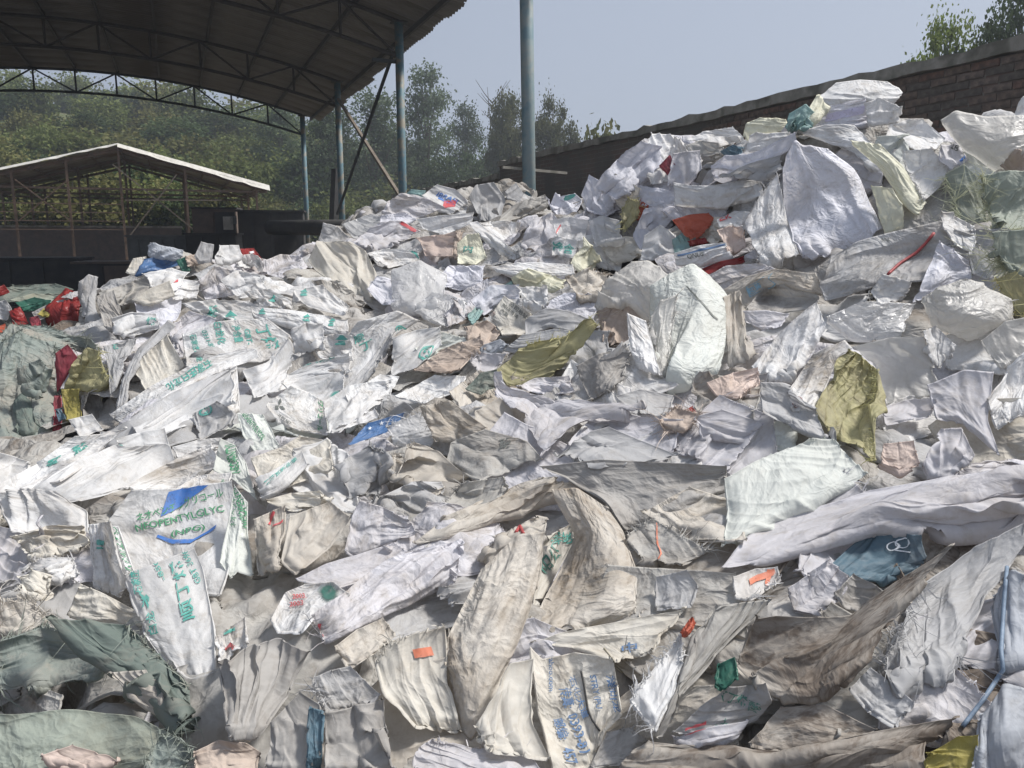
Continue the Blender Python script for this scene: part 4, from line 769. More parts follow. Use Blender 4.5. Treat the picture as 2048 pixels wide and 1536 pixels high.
S('tblue','blue shadowed scrap behind the dirty crumple',[(1440,302),(1466,288),(1490,294),(1480,316),(1456,312)],name='plastic_scrap',cat='plastic scrap')
# right crest and hanging sacks
S('pcream','pale cream sack curled on the skyline left of the summit',[(1486,272),(1492,246),(1520,234),(1572,238),(1580,258),(1520,268)],ex=(.16,.12))
S('white','white petal shaped folds below the curled cream sack',[(1492,296),(1500,272),(1546,264),(1580,262),(1572,296),(1530,304)],ex=(.24,.18))
S('teal','teal and white crumple just left of the summit roll',[(1566,262),(1578,226),(1612,206),(1630,224),(1604,262)],ex=(.25,.2))
S('white','broad white sack crowning the summit of the heap',[(1636,196),(1672,164),(1720,158),(1774,162),(1806,184),(1786,208),(1724,200),(1660,214)],ex=(.16,.1),puff=.09,gain=0)
S('cool','white sack with lilac print under the summit sack',[(1622,258),(1652,212),(1730,194),(1736,248),(1680,262)],ex=(.08,.08),pr=[('@bar',(1650,245),(1725,228),(1655,228),'lilac')])
S('white','crumpled white sack to the right of the lilac print',[(1728,206),(1760,194),(1806,216),(1796,246),(1736,252)],ex=(.25,.22),fr='b,200')
S('pcream','yellowish cream sack rolled into a stiff stick on the summit',[(1588,262),(1632,190),(1662,214),(1612,258)],ex=(.03,.08),puff=.05)
S('pcream','small knobbly sack tip against the brick wall',[(1812,214),(1838,200),(1864,222),(1852,240),(1824,238)],ex=(.25,.2),tilt=.8)
S('white','white sack draped right below the summit',[(1774,248),(1820,240),(1858,250),(1892,276),(1864,306),(1800,290),(1770,272)],ex=(.2,.14))
S('cool','sack twisted like a rope running left from the summit',[(1424,334),(1520,300),(1590,264),(1594,286),(1524,326),(1430,354)],ex=(.16,.03),puff=.05)
S('white','long white sack band curving down right from the summit',[(1592,264),(1650,250),(1708,250),(1760,300),(1778,342),(1764,354),(1700,300)],ex=(.12,.05))
S('pcream','pleated cream white sack fanning right of the hanging sack',[(1700,280),(1760,290),(1806,338),(1852,404),(1836,430),(1806,400),(1760,330)],ex=(.2,.04),puff=.08)
S('white','white sack with frayed folds beside the clear film',[(1800,300),(1860,296),(1900,330),(1880,372),(1848,400),(1810,340)],ex=(.2,.12),fr='l,220')
S('lav','grey white sack with small dark lettering below the film',[(1880,290),(1926,286),(1938,320),(1900,340),(1876,320)],pr=[('2B',(1900,296),(1916,304),(1904,286),'black'),('@bar',(1922,326),(1932,316),(1919,322),'blue')])
S('white','white sack left of the big hanging sack with frayed hem',[(1484,448),(1520,392),(1554,348),(1576,430),(1604,514),(1526,534),(1498,490)],ex=(.10,.03),fr='bl,320,.035',puff=.05)
S('white','white curled sack reaching left from the hanging sacks',[(1346,364),(1404,376),(1470,362),(1524,360),(1530,390),(1438,416),(1350,410)],ex=(.12,.08),puff=.08)
S('grey','grey blue sack tucked between rope sack and curled sack',[(1440,356),(1500,326),(1560,310),(1570,340),(1520,362)],ex=(.18,.14))
S('cool','big smooth bluish white sack hanging over the front right',[(1570,322),(1590,278),(1606,292),(1655,296),(1704,334),(1732,392),(1768,458),(1742,480),(1674,504),(1610,520),(1588,478),(1574,434)],ex=(.045,.03),puff=.14,pl=.12,gain=0)
S('pcream','pale yellow flap hanging right of the big hanging sack',[(1740,370),(1784,374),(1808,412),(1808,452),(1772,470),(1756,428)],ex=(.06,.08))
S('frost','large sheet of cloudy clear film on the right skyline',[(1880,240),(1912,222),(1974,236),(2056,232),(2056,310),(1996,338),(1928,296)],ex=(.10,.10),pl=.12,name='plastic_film',cat='plastic film',puff=.18)
S('white','white sack corner rising at the right edge above the film',[(2022,242),(2042,196),(2064,180),(2064,250)],tilt=.8)
S('brown','brown paper scrap between the film and the green sacks',[(2000,330),(2030,296),(2060,300),(2060,345),(2020,346)],name='paper_scrap',cat='paper scrap')
S('green','grey green sack with frayed edge right of the heap',[(1890,346),(1928,326),(1950,348),(1962,396),(1976,440),(1924,448),(1904,392)],ex=(.08,.06),fr='lb,800,.10')
S('green','larger grey green sack at the right edge',[(1960,352),(1990,344),(2060,340),(2060,458),(1984,462),(1972,400)],ex=(.10,.08),fr='bl,800,.10',gain=0)
S('green','lower olive green sack with long fringe at right edge',[(1974,462),(2060,456),(2060,560),(2010,540),(1986,508)],ex=(.10,.08),fr='lb,800,.11')
S('yellow','frayed olive yellow sack corner at the right edge',[(1990,556),(2030,540),(2060,560),(2060,640),(2030,616)],ex=(.12,.1),fr='lb,800,.10')
# mid right
S('white','white sack with black box lettering left of the red strip',[(1346,506),(1400,490),(1452,484),(1464,514),(1400,530),(1352,528)],ex=(.06,.06),pr=[('@bar',(1356,514),(1450,492),(1355,510),'bluegrey' if False else 'navy'),('QNU5',(1376,520),(1408,514),(1375,510),'black')])
S('teal','faded teal sack beneath the orange red bag',[(1344,478),(1366,464),(1386,484),(1382,504),(1350,510)],ex=(.08,.08))
S('orange','orange red plastic bag with open mouth in the heap',[(1344,440),(1380,428),(1418,424),(1430,438),(1412,468),(1380,484),(1360,464)],ex=(.25,.2),name='plastic_bag',cat='plastic bag',puff=.07)
S('red','red scrap lying under the orange red bag',[(1374,482),(1410,474),(1418,482),(1382,490)],name='plastic_scrap',cat='plastic scrap')
S('pink','pale pinkish plastic bag beside the orange red bag',[(1432,460),(1460,450),(1488,452),(1494,490),(1462,514),(1446,486)],ex=(.15,.12),name='plastic_bag',cat='plastic bag')
S('white','white sack with red lettering above the pinkish bag',[(1430,440),(1470,420),(1520,424),(1500,450),(1440,456)],pr=[('ZK',(1440,444),(1464,436),(1436,434),'red')])
S('red','red strip of film crossing below the hanging sack',[(1394,540),(1440,522),(1488,511),(1490,522),(1440,536),(1408,550)],name='plastic_strip',cat='plastic strip',ex=(.2,.04))
S('lav','lavender sack under the red strip',[(1410,552),(1450,530),(1520,524),(1560,540),(1500,570),(1440,590)],ex=(.14,.1))
S('beige','arched sack with blue boxed print around a dark hollow',[(1444,580),(1490,552),(1550,536),(1632,546),(1650,592),(1620,580),(1570,566),(1520,580),(1500,620),(1470,620)],ex=(.04,.04),pr=[('包装',(1500,592),(1526,576),(1492,578),'lblue'),('@frame',(1500,596),(1554,568),(1492,574),'lblue')],puff=.03)
S('shade','grey brown hollow inside the arched sack',[(1486,620),(1526,574),(1586,562),(1642,592),(1620,620),(1560,630)],ex=(.04,.04),puff=-.06,off=-.02)  # dark sheet that paints the shadowed pocket under the arch
S('lav','pale sack lip below the dark hollow',[(1484,620),(1530,618),(1580,626),(1560,650),(1520,660),(1490,640)],ex=(.2,.1))
S('grey','large pale grey sack bowed open above the crumpled paper',[(1636,570),(1662,512),(1716,480),(1800,456),(1880,440),(1930,468),(1900,520),(1850,560),(1760,570),(1650,600)],ex=(.04,.05),puff=.07,gain=0,pr=[('552',(1763,484),(1780,482),(1762,478),'black')])
S('white','flat white panel right of the red tie',[(1872,424),(1910,430),(1950,452),(1954,508),(1912,486),(1880,444)],ex=(.04,.06))
S('cool','white triangular sack with stitched hem',[(1824,606),(1850,540),(1878,480),(1938,520),(1946,552),(1900,564)],ex=(.05,.05),tilt=.7)
S('white','white sack tube end curled below the green fringe',[(1938,502),(1960,484),(1992,532),(1976,556),(1946,544)],ex=(.1,.1),puff=-.05)
S('white','crumpled ball of white paper under the bowed grey sack',[(1742,580),(1766,546),(1822,562),(1810,598),(1758,606)],ex=(.3,.3),puff=.08)
# centre
S('film','large milky plastic bag left of centre',[(782,540),(838,520),(894,548),(888,600),(872,624),(786,624)],ex=(.10,.10),puff=.22,pl=.12,name='plastic_bag',cat='plastic bag')
S('white','white sack with a green ribbon lying behind the milky bag',[(728,512),(780,500),(836,500),(842,524),(776,536)],ex=(.14,.1),pr=[('@bar',(838,518),(812,494),(842,514),'teal')])
S('cool','bluish white sack ends behind the cream twist',[(866,566),(898,530),(972,534),(966,566),(920,580)],ex=(.16,.12))
S('white','long white flap across the centre of the heap',[(972,534),(1056,524),(1146,528),(1150,548),(1100,552),(1040,550)],ex=(.10,.08))
S('pcream','upright cream sack pyramid in the upper centre',[(1140,526),(1162,466),(1200,508),(1188,540),(1160,546)],ex=(.05,.06),tilt=.8)
S('beige','pile of thin torn strips beneath the cream pyramid',[(1130,556),(1170,540),(1214,548),(1216,596),(1160,604)],ex=(.3,.25),fr='tb,300')
S('pcream','twisted cream sack in the upper centre',[(1028,552),(1056,536),(1134,562),(1116,582),(1036,570)],ex=(.2,.06),puff=.06)
S('white','white sack hanging below the cream twist',[(1036,574),(1110,574),(1110,608),(1080,628),(1050,610)],ex=(.12,.1))
S('lav','sack gathered in fine grey and white pleats',[(886,630),(908,604),(928,602),(936,640),(894,656)],ex=(.02,.35))
S('teal','teal edged folds beside the fine pleats',[(934,630),(970,590),(1024,560),(1030,580),(976,612),(944,650)],ex=(.22,.05))
S('cool','bluish ruffle above the cream printed sack',[(940,600),(980,570),(1040,568),(1040,600),(1010,594),(968,630)],ex=(.25,.2))
S('cream','cream printed sack with dark lettering and round emblem',[(982,628),(1008,590),(1044,614),(1070,630),(1056,666),(1004,670)],ex=(.03,.03),gain=0,pr=[('@rings',(978,632),(988,634),(982,622),'brown'),('公司地址',(1016,610),(1052,640),(1022,602),'black'),('邮编电话',(1004,612),(1034,638),(1008,606),'black'),('净重',(1000,622),(1014,634),(1004,616),'black')])
S('grey','grey sack with a dark open mouth in the centre',[(1050,640),(1090,616),(1140,622),(1184,638),(1168,664),(1100,652),(1050,676)],ex=(.08,.06),puff=.05)
S('grey','pale grey drape above the olive sack',[(1006,700),(1046,668),(1110,656),(1156,662),(1130,682),(1056,700)],ex=(.08,.08),fr='b,220')
S('bluegrey','small blue grey bag under the pale drape',[(958,690),(1000,676),(1020,690),(990,712),(962,706)],name='plastic_bag',cat='plastic bag')
S('brown','brown sack curled like a shell left of the olive sack',[(826,742),(884,698),(914,688),(962,672),(972,690),(922,744),(884,750)],ex=(.12,.06),puff=.07)
S('brown','wrinkled brown sack above the shell shaped one',[(930,660),(980,640),(1008,668),(970,700),(936,690)],ex=(.2,.2))
S('lav','frayed lavender sack edge left of the olive sack',[(938,720),(960,704),(1010,708),(1000,730),(960,752)],ex=(.16,.14),fr='t,400,.035')
S('yellow','mustard olive sack twisted through the centre of the heap',[(990,740),(1056,690),(1134,670),(1186,638),(1198,656),(1154,710),(1088,762),(1016,770)],ex=(.16,.08),fr='r,420,.05',puff=.07,gain=0)
S('dgreen','dark green rag in the shade of the olive sack',[(930,776),(960,744),(994,736),(1000,770),(960,786)],ex=(.25,.2),fr='b,250')  # shadowed part of the olive sack, its darkness put into the colour
# left middle printed sacks
S('white','white sack with big teal character print left of the milky bag',[(680,700),(714,640),(796,620),(840,640),(790,670),(752,736),(684,782)],ex=(.06,.06),puff=.06,gain=0,pr=[('顺',(710,690),(730,680),(706,674),'teal',),('丁',(722,706),(748,694),(718,690),'teal'),('@ringS',(790,668),(814,668),(790,652),'teal')])
S('white','white sack with large teal ring emblem',[(784,676),(830,658),(882,652),(886,692),(834,738),(778,758)],ex=(.10,.08),puff=.05,gain=0,pr=[('@ringS',(836,722),(870,718),(838,694),'teal')])
S('grey','thin twisted strap of sack beside the teal ring emblem',[(680,784),(740,720),(782,664),(790,674),(746,744),(690,792)],ex=(.1,.02),puff=.03)
S('white','white panel with faint teal print at left centre',[(612,680),(660,668),(704,670),(706,720),(640,716)],ex=(.1,.08),pr=[('@pagoda',(668,690),(694,690),(670,664),'teal')])
S('white','upright white folded sack beside the house mark strip',[(580,656),(612,642),(648,646),(652,700),(590,706)],ex=(.14,.08))
S('white','white sack with teal lettering row left of the strap',[(548,764),(620,724),(700,704),(704,744),(630,752),(560,780)],ex=(.10,.10),pr=[('酸酐',(576,744),(632,724),(570,730),'teal'),('化工',(630,728),(670,716),(628,712),'teal')])
S('white','plain white sack with teal star print by the strap',[(560,772),(630,752),(700,744),(690,790),(650,808),(586,800)],ex=(.12,.1),pr=[('@splat',(662,812),(690,806),(660,784),'teal')])
S('grey','sunlit grey sack behind the arched tube edge on left flank',[(206,692),(240,682),(276,674),(240,756),(222,796)],pr=[('石',(226,700),(238,698),(224,690),'teal')],ex=(.08,.06))
S('white','translucent white sack with teal text columns',[(364,668),(440,640),(534,636),(584,672),(566,706),(520,724),(440,728),(372,734)],ex=(.04,.04),puff=.05,gain=0,pr=[('0311-850',(402,662),(424,706),(412,660),'teal'),('石家庄白龙',(378,670),(394,724),(392,668),'teal'),('净含量',(462,652),(470,686),(480,650),'teal'),('GBT-',(488,658),(494,690),(500,658),'teal'),('丁烯',(508,654),(534,702),(536,648),'teal'),('白龙化',(426,646),(436,690),(444,644),'teal')])
S('cream','cream stained sack panel framed by the arched tube edge',[(262,732),(334,668),(370,730),(330,764),(292,782)],ex=(.05,.06),puff=-.02)
S('grey','arched grey tube edge rising on the left flank',[(228,828),(248,748),(276,696),(338,638),(352,650),(290,706),(262,760),(244,834)],ex=(.10,.02),puff=.05)
S('lav','crumpled pale sack between arched edge and text columns',[(336,650),(380,620),(440,640),(372,672),(360,730),(340,690)],ex=(.16,.1))
S('white','white sheet hanging below the teal lettered roll',[(256,838),(330,790),(420,748),(474,730),(476,812),(390,850),(278,888)],ex=(.05,.06),puff=.05,gain=0)
S('white','white sack rolled into a tube with teal lettering',[(218,828),(300,772),(380,730),(440,706),(514,696),(518,714),(428,746),(330,796),(240,846)],ex=(.03,.02),puff=.07,gain=0,pr=[('石家庄白龙化',(418,716),(330,770),(426,732),'teal')])
S('white','white upright flap at the end of the rolled tube',[(440,770),(474,728),(480,822),(462,830),(442,810)],ex=(.04,.06))
S('grey','sack with round teal emblem under the upright flap',[(384,826),(430,804),(474,822),(468,850),(400,880)],ex=(.06,.06),pr=[('@ringS',(396,834),(426,830),(394,806),'teal')])
S('white','white sack looped like a pocket in the left middle',[(484,740),(532,726),(582,672),(592,694),(580,740),(562,782),(508,794)],ex=(.06,.06),puff=.10)
S('white','white sack with teal spot on the left flank slope',[(230,876),(280,862),(330,854),(344,910),(258,926)],ex=(.12,.1),pr=[('@disc',(232,900),(246,902),(234,888),'teal')])
S('white','long white sack with teal marks trailing to the left edge',[(-10,970),(76,922),(150,870),(258,856),(210,904),(120,960),(-10,1000)],ex=(.10,.04),puff=.04,pr=[('酸',(150,912),(180,896),(144,896),'teal'),('酐',(100,934),(126,922),(96,922),'teal')])
S('white','small white sack lip beside the yellow sack',[(136,838),(184,826),(208,858),(160,874)],ex=(.14,.08))
S('white','white sack with three diamond emblem and green lettering',[(530,808),(582,770),(620,784),(650,804),(656,868),(604,862),(560,850)],ex=(.035,.035),puff=.06,gain=0,pr=[('@diamonds',(551,820),(571,820),(551,796),'black'),('25 KG NET',(556,832),(580,850),(559,828),'black'),('グリコール',(636,802),(634,862),(648,804),'green')])
S('pgreen','pale green sack with green lettering beside the diamonds sack',[(474,824),(526,828),(545,860),(562,892),(520,914),(486,866)],ex=(.05,.06),puff=.05,gain=0,pr=[('NEOPENTYLGLYCOL',(482,828),(524,882),(490,820),'green')])
S('white','white sack shoulder under the green lettered sacks',[(344,892),(400,876),(446,872),(430,920),(360,936)],ex=(.08,.08),pr=[('@diamonds',(376,922),(390,922),(377,908),'black')])
S('pgreen','pale green strip with NEOPENTYLGLYCOL lettering hanging above the blue logo',[(426,936),(440,874),(468,886),(490,920),(514,1000),(494,980),(468,956)],ex=(.04,.04),puff=.05,gain=0,pr=[('NEOPENTYL',(462,950),(448,888),(482,944),'green')])
S('cream','cream white sack folded right of the green lettering',[(500,914),(560,894),(600,870),(660,880),(668,940),(600,960),(530,990)],ex=(.14,.08),puff=.06,gain=0)
S('white','white sack with lines of small green print below diamonds sack',[(510,960),(560,930),(606,900),(616,926),(560,980),(524,1000)],ex=(.06,.06),pr=[('三菱瓦斯化学',(530,972),(596,922),(526,964),'teal')])
S('white','creased white sack above the star flag scrap',[(656,830),(690,808),(740,800),(760,830),(700,852),(664,870)],ex=(.16,.12))
S('white','long white sheet sweeping down to the left edge below the spotted sack',[(60,980),(140,926),(240,890),(340,886),(352,924),(250,978),(130,1004)],ex=(.08,.05),pl=.25,puff=.06)
S('white','pale folded sheet lying above the blue logo sack',[(236,980),(330,924),(424,884),(446,930),(356,976)],ex=(.08,.06),pl=.2,puff=.04)
S('white','long pale sheet right of the three diamond emblem',[(640,806),(700,768),(786,756),(770,800),(704,852),(652,872)],ex=(.08,.06),pl=.2,puff=.04)
S('white','long white sheet lying between strap and ring emblem',[(690,786),(760,748),(800,752),(780,790),(700,824)],ex=(.08,.06),pl=.2,puff=.03)
# NPG sack and companions
S('white','opened white sack with blue logo and NEOPENTYLGLYCOL lettering',[(216,1040),(264,978),(350,974),(464,960),(480,1060),(440,1190),(380,1180),(300,1160),(246,1150)],ex=(.025,.025),puff=.03,gain=0,pr=[('@trap',(322,1034),(412,1008),(330,986),'blue'),('ネオペンチルグリコール',(276,1046),(448,992),(272,1028),'green'),('NEOPENTYLGLYC',(274,1064),(450,1024),(270,1050),'green'),('(NPG)',(344,1078),(412,1062),(342,1064),'green'),('@swoosh',(312,1094),(432,1082),(314,1062),'blue')])
S('white','narrow side strip of the blue logo sack with green characters',[(216,1046),(236,1050),(268,1140),(250,1150),(236,1110)],ex=(.03,.03),puff=.02,pr=[('ペンチルグリ',(222,1054),(252,1142),(236,1050),'green')])
S('pgreen','white flap with vertical green lettering hanging over the blue logo sack',[(438,1124),(456,1046),(468,966),(494,1000),(494,1058),(508,1152),(474,1142),(462,1156)],ex=(.025,.025),puff=.04,gain=0,pr=[('NEOPENTY',(484,1054),(466,974),(498,1050),'green'),('ネオペンチ',(462,1056),(462,992),(472,1056),'green')])
S('white','stiff folded white flap above the blue logo',[(348,976),(396,948),(464,944),(456,972),(392,1004),(354,1002)],ex=(.03,.03),puff=.03,off=.17,pr=[('ール',(430,976),(450,968),(432,966),'green')])
S('white','white sack with teal stripes left of the blue logo sack',[(176,1046),(222,1040),(252,1146),(242,1192),(186,1172)],ex=(.08,.06),pr=[('@bar',(192,1088),(210,1090),(192,1080),'teal'),('@bar',(192,1098),(208,1100),(192,1094),'teal')])
S('white','pale translucent sack folded at the left edge',[(-10,984),(60,974),(114,980),(176,1020),(180,1074),(120,1070),(20,1062)],ex=(.12,.08),puff=.06)
S('cream','dirty cream crumple with fine threads near the left edge',[(20,1070),(100,1048),(168,1048),(182,1084),(126,1108),(60,1112)],ex=(.22,.2),fr='b,400')
S('white','white crumpled sack end above the yellow cream flap',[(30,1130),(90,1110),(150,1112),(160,1150),(90,1160)],ex=(.2,.16),fr='t,300')
S('white','white sack with large teal characters hanging in the front left',[(244,1146),(316,1120),(388,1092),(406,1134),(430,1264),(430,1342),(380,1356),(336,1322),(284,1254)],ex=(.02,.025),puff=.05,gain=0,off=.05,pr=[('顺丁烯',(366,1248),(338,1126),(392,1236),'teal'),('GBT 3696',(392,1170),(362,1104),(404,1164),'teal'),('-850',(322,1164),(304,1122),(332,1160),'teal'),('石家庄',(268,1190),(258,1142),(288,1188),'teal'),('@stripes_tri',(276,1222),(298,1220),(278,1188),'teal'),('白龙',(300,1270),(290,1226),(318,1266),'teal')])
S('cream','yellow cream sack flap with stitched seam in the front left',[(134,1230),(160,1164),(200,1180),(248,1204),(298,1230),(284,1252),(236,1246)],ex=(.03,.04),puff=.04)
S('cream','curled cream sack edge with a dark fold at the left',[(40,1150),(80,1138),(114,1150),(112,1188),(82,1204),(42,1186)],ex=(.2,.14))
S('beige','tangled tuft of pale frayed threads at the left edge',[(-10,1204),(62,1190),(96,1232),(64,1268),(-10,1266)],ex=(.25,.25),fr='tblr,700,.06')
S('dgreen','dark green netting draped down in the front left',[(92,1232),(180,1240),(250,1246),(342,1322),(384,1366),(390,1476),(356,1442),(290,1376),(166,1296)],ex=(.12,.06),fr='br,420,.05',name='netting',cat='netting',gain=0)
S('net','grey green net bundle with tangled fringe in the front left',[(-10,1280),(90,1246),(180,1270),(236,1300),(200,1350),(100,1372),(-10,1384)],ex=(.2,.16),fr='tblr,420,.045',cr=.95,pl=.3,name='netting',cat='netting')
S('beige','pale torn sack panel inside the green netting',[(222,1342),(292,1336),(334,1378),(342,1442),(282,1400)],ex=(.16,.06),fr='l,300')
S('green','grey green woven sheet with piped edge at bottom left',[(-10,1418),(146,1414),(268,1426),(360,1470),(310,1512),(250,1546),(-10,1546)],ex=(.05,.05),puff=.06,gain=0)
S('net','folded net strands at the lower right of the green sheet',[(286,1530),(320,1466),(362,1470),(390,1500),(360,1546),(300,1550)],ex=(.25,.2),fr='tblr,420,.045',cr=.95,pl=.3,name='netting',cat='netting')
S('pink','peach coloured cloth scrap at the bottom left',[(80,1506),(146,1484),(218,1502),(244,1520),(200,1528),(136,1534)],ex=(.16,.1),name='cloth_scrap',cat='cloth scrap')
S('beige','sack mouth pocket with thin red cords right of the blue logo sack',[(506,1036),(574,1006),(572,1060),(556,1134),(516,1152)],ex=(.08,.12),puff=.05,pr=[('@bar',(536,1050),(546,1022),(541,1052),'red'),('@bar',(546,1056),(566,1046),(547,1052),'red')])
S('cream','cream sack end folded above the red corded pocket',[(528,998),(580,984),(640,978),(668,1004),(584,1020)],ex=(.2,.08))
S('beige','long beige sack folds running down beside the red corded pocket',[(560,1120),(580,1030),(660,1000),(700,1030),(660,1090),(590,1150)],ex=(.06,.22),puff=.06,gain=0)
S('white','small white sack with green and red print at lower left centre',[(430,1270),(490,1230),(500,1290),(440,1330)],ex=(.12,.1),pr=[('@bar',(446,1270),(470,1262),(446,1264),'teal'),('@bar',(446,1300),(470,1296),(446,1296),'red')])
# foreground centre
S('lav','lavender sack with a sharp peak left of the knot',[(688,1100),(704,1026),(720,998),(764,1010),(816,1030),(834,1062),(770,1084),(708,1110)],ex=(.14,.10),puff=.07,fr='t,200',gain=0)
S('lav','smooth lavender sack flap under the peaked one',[(590,1156),(650,1126),(708,1108),(790,1082),(818,1100),(750,1150),(670,1172)],ex=(.05,.06),pl=.15,puff=.05,gain=0)
S('white','white sack with green splat emblem and red numbers',[(542,1234),(570,1182),(610,1166),(668,1160),(700,1186),(640,1216),(600,1262),(556,1260)],ex=(.04,.04),puff=.04,gain=0,pr=[('@splat',(636,1210),(684,1202),(630,1170),'dgreen'),('2003.',(586,1200),(614,1198),(585,1190),'red'),('2003',(580,1216),(608,1212),(580,1206),'red')])
S('lav','long lavender sack laid across the left of the knot',[(622,1228),(700,1168),(776,1116),(850,1092),(926,1078),(918,1150),(818,1200),(702,1258),(648,1284)],ex=(.10,.05),puff=.08,pl=.22,fr='l,500,.04',gain=0,pr=[('火',(600,1280),(650,1276),(596,1240),'red')])
S('beige','rounded beige sack bulge under the lavender sack',[(668,1290),(712,1256),(766,1232),(790,1262),(750,1300),(698,1332)],ex=(.1,.12),puff=.08,gain=0)
S('grey','pale sack with frayed left edge below the beige bulge',[(624,1352),(660,1336),(700,1328),(762,1386),(724,1412),(648,1418)],ex=(.08,.08),fr='l,600,.045',gain=0)
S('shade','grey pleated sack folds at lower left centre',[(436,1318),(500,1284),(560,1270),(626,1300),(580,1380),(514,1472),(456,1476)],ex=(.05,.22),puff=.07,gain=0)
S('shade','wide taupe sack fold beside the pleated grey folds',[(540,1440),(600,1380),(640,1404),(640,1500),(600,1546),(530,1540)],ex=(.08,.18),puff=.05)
S('tblue','dark blue plastic strip hanging at the bottom left of centre',[(618,1408),(646,1416),(642,1546),(612,1546)],ex=(.1,.04),puff=.0,name='plastic_strip',cat='plastic strip')  # blue film and the shadow on it, both in one dark colour
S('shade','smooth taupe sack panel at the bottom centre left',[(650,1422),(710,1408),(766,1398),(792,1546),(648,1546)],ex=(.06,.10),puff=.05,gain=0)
S('brown','brown beige sack tube end at the bottom left',[(386,1500),(440,1474),(490,1480),(522,1500),(514,1550),(386,1550)],ex=(.08,.08),puff=.08)
S('lav','pale wrinkled sack at the bottom centre',[(820,1500),(870,1468),(950,1490),(1060,1500),(1090,1546),(826,1550)],ex=(.16,.12),puff=.04,fr='t,300',gain=0)
S('beige','upper arm of the knotted sack arching over the knot',[(826,1086),(900,1030),(960,998),(1076,952),(1152,974),(1100,990),(1044,1014),(946,1052)],ex=(.16,.04),puff=.08,pl=.5,off=.06,gain=0)
S('dirty','dusty sack bundle above the arching sack',[(880,1010),(940,960),(1010,950),(1020,980),(950,1010)],ex=(.22,.18),fr='t,300')
S('cream','white sack with green characters behind the knot',[(1080,1070),(1146,1042),(1154,1076),(1120,1130),(1088,1192),(1060,1240)],ex=(.05,.05),puff=.01,pr=[('洋地',(1102,1096),(1146,1084),(1100,1072),'teal'),('阳公',(1092,1150),(1124,1110),(1076,1126),'dgreen')])
S('beige','broad beige sack flap spreading right of the knot',[(1100,976),(1152,974),(1216,1016),(1250,1066),(1276,1138),(1272,1226),(1170,1256),(1042,1282),(1086,1192),(1124,1132),(1154,1066)],ex=(.035,.035),puff=.14,pl=.05,cr=.30,gain=0)
S('beige','long beige sack strip hanging down from the knot',[(962,1136),(1036,1066),(1092,1060),(1076,1170),(1038,1276),(976,1420),(946,1484),(922,1452),(890,1338),(898,1266),(950,1160)],ex=(.06,.04),puff=.09,gain=0,off=.04,pl=.10,cr=.34)
S('beige','knotted sack neck gathered with a tie in the front centre',[(958,1104),(1000,1066),(1038,1052),(1070,1028),(1098,1036),(1094,1070),(1030,1090),(976,1144)],ex=(.04,.30),puff=.12,gain=0,off=.10,pl=.55,cr=.8)
S('cream','cream sack looped open with orange lining left of the strip',[(752,1318),(778,1282),(830,1262),(890,1250),(896,1340),(926,1462),(832,1448),(766,1380)],ex=(.08,.08),pl=.16,puff=.05,fr='t,350,.03',gain=0,pr=[('@bar',(830,1318),(868,1312),(824,1300),'orange')])
S('cream','cream sack tail twisted below the long strip',[(946,1450),(990,1380),(1020,1322),(1068,1314),(1062,1380),(1064,1440),(1100,1514),(974,1498)],ex=(.12,.08),puff=.07,gain=0)
S('cream','sack with blue columns of characters and phone number in front centre',[(1060,1290),(1084,1314),(1150,1300),(1226,1312),(1244,1420),(1206,1458),(1184,1526),(1110,1550),(1074,1400)],ex=(.025,.025),puff=.04,pl=.03,cr=.14,gain=0,pr=[('0393-81',(1134,1430),(1158,1506),(1154,1424),'navy'),('传真:',(1116,1376),(1126,1416),(1142,1374),'navy'),('邮编:',(1104,1440),(1118,1482),(1128,1436),'navy'),('457',(1122,1498),(1132,1530),(1146,1494),'navy'),('STRY (PU',(1176,1352),(1190,1420),(1192,1350),'navy'),('濮阳(龙',(1206,1350),(1226,1424),(1236,1346),'navy'),('石化大道',(1136,1356),(1166,1440),(1150,1350),'navy'),('yahoo.com',(1094,1310),(1094,1384),(1108,1308),'navy')])
S('cream','cream sack lip folded over the blue character sack',[(1060,1284),(1120,1260),(1256,1234),(1376,1212),(1310,1300),(1234,1318),(1140,1288)],ex=(.04,.06),puff=.04,gain=0,pr=[('中',(1246,1310),(1276,1304),(1244,1290),'navy')])
S('white','white triangular sack with fringed edge right of the blue characters',[(1258,1396),(1310,1330),(1362,1262),(1364,1316),(1340,1390),(1308,1460)],ex=(.06,.06),puff=.03,fr='tlb,450,.03',gain=0)
S('shade','torn taupe sack scrap below the fringed triangle',[(1180,1530),(1214,1460),(1262,1450),(1300,1480),(1250,1520)],ex=(.12,.1),fr='t,200')
S('dirty','long narrow sack fold running up from the fringed triangle',[(1306,1470),(1352,1380),(1380,1270),(1432,1206),(1546,1196),(1466,1266),(1360,1392),(1326,1472)],ex=(.12,.03),puff=.05,gain=0)
S('orange','small orange red scrap between front sacks',[(1360,1262),(1384,1230),(1390,1240),(1372,1266)],name='plastic_scrap',cat='plastic scrap')
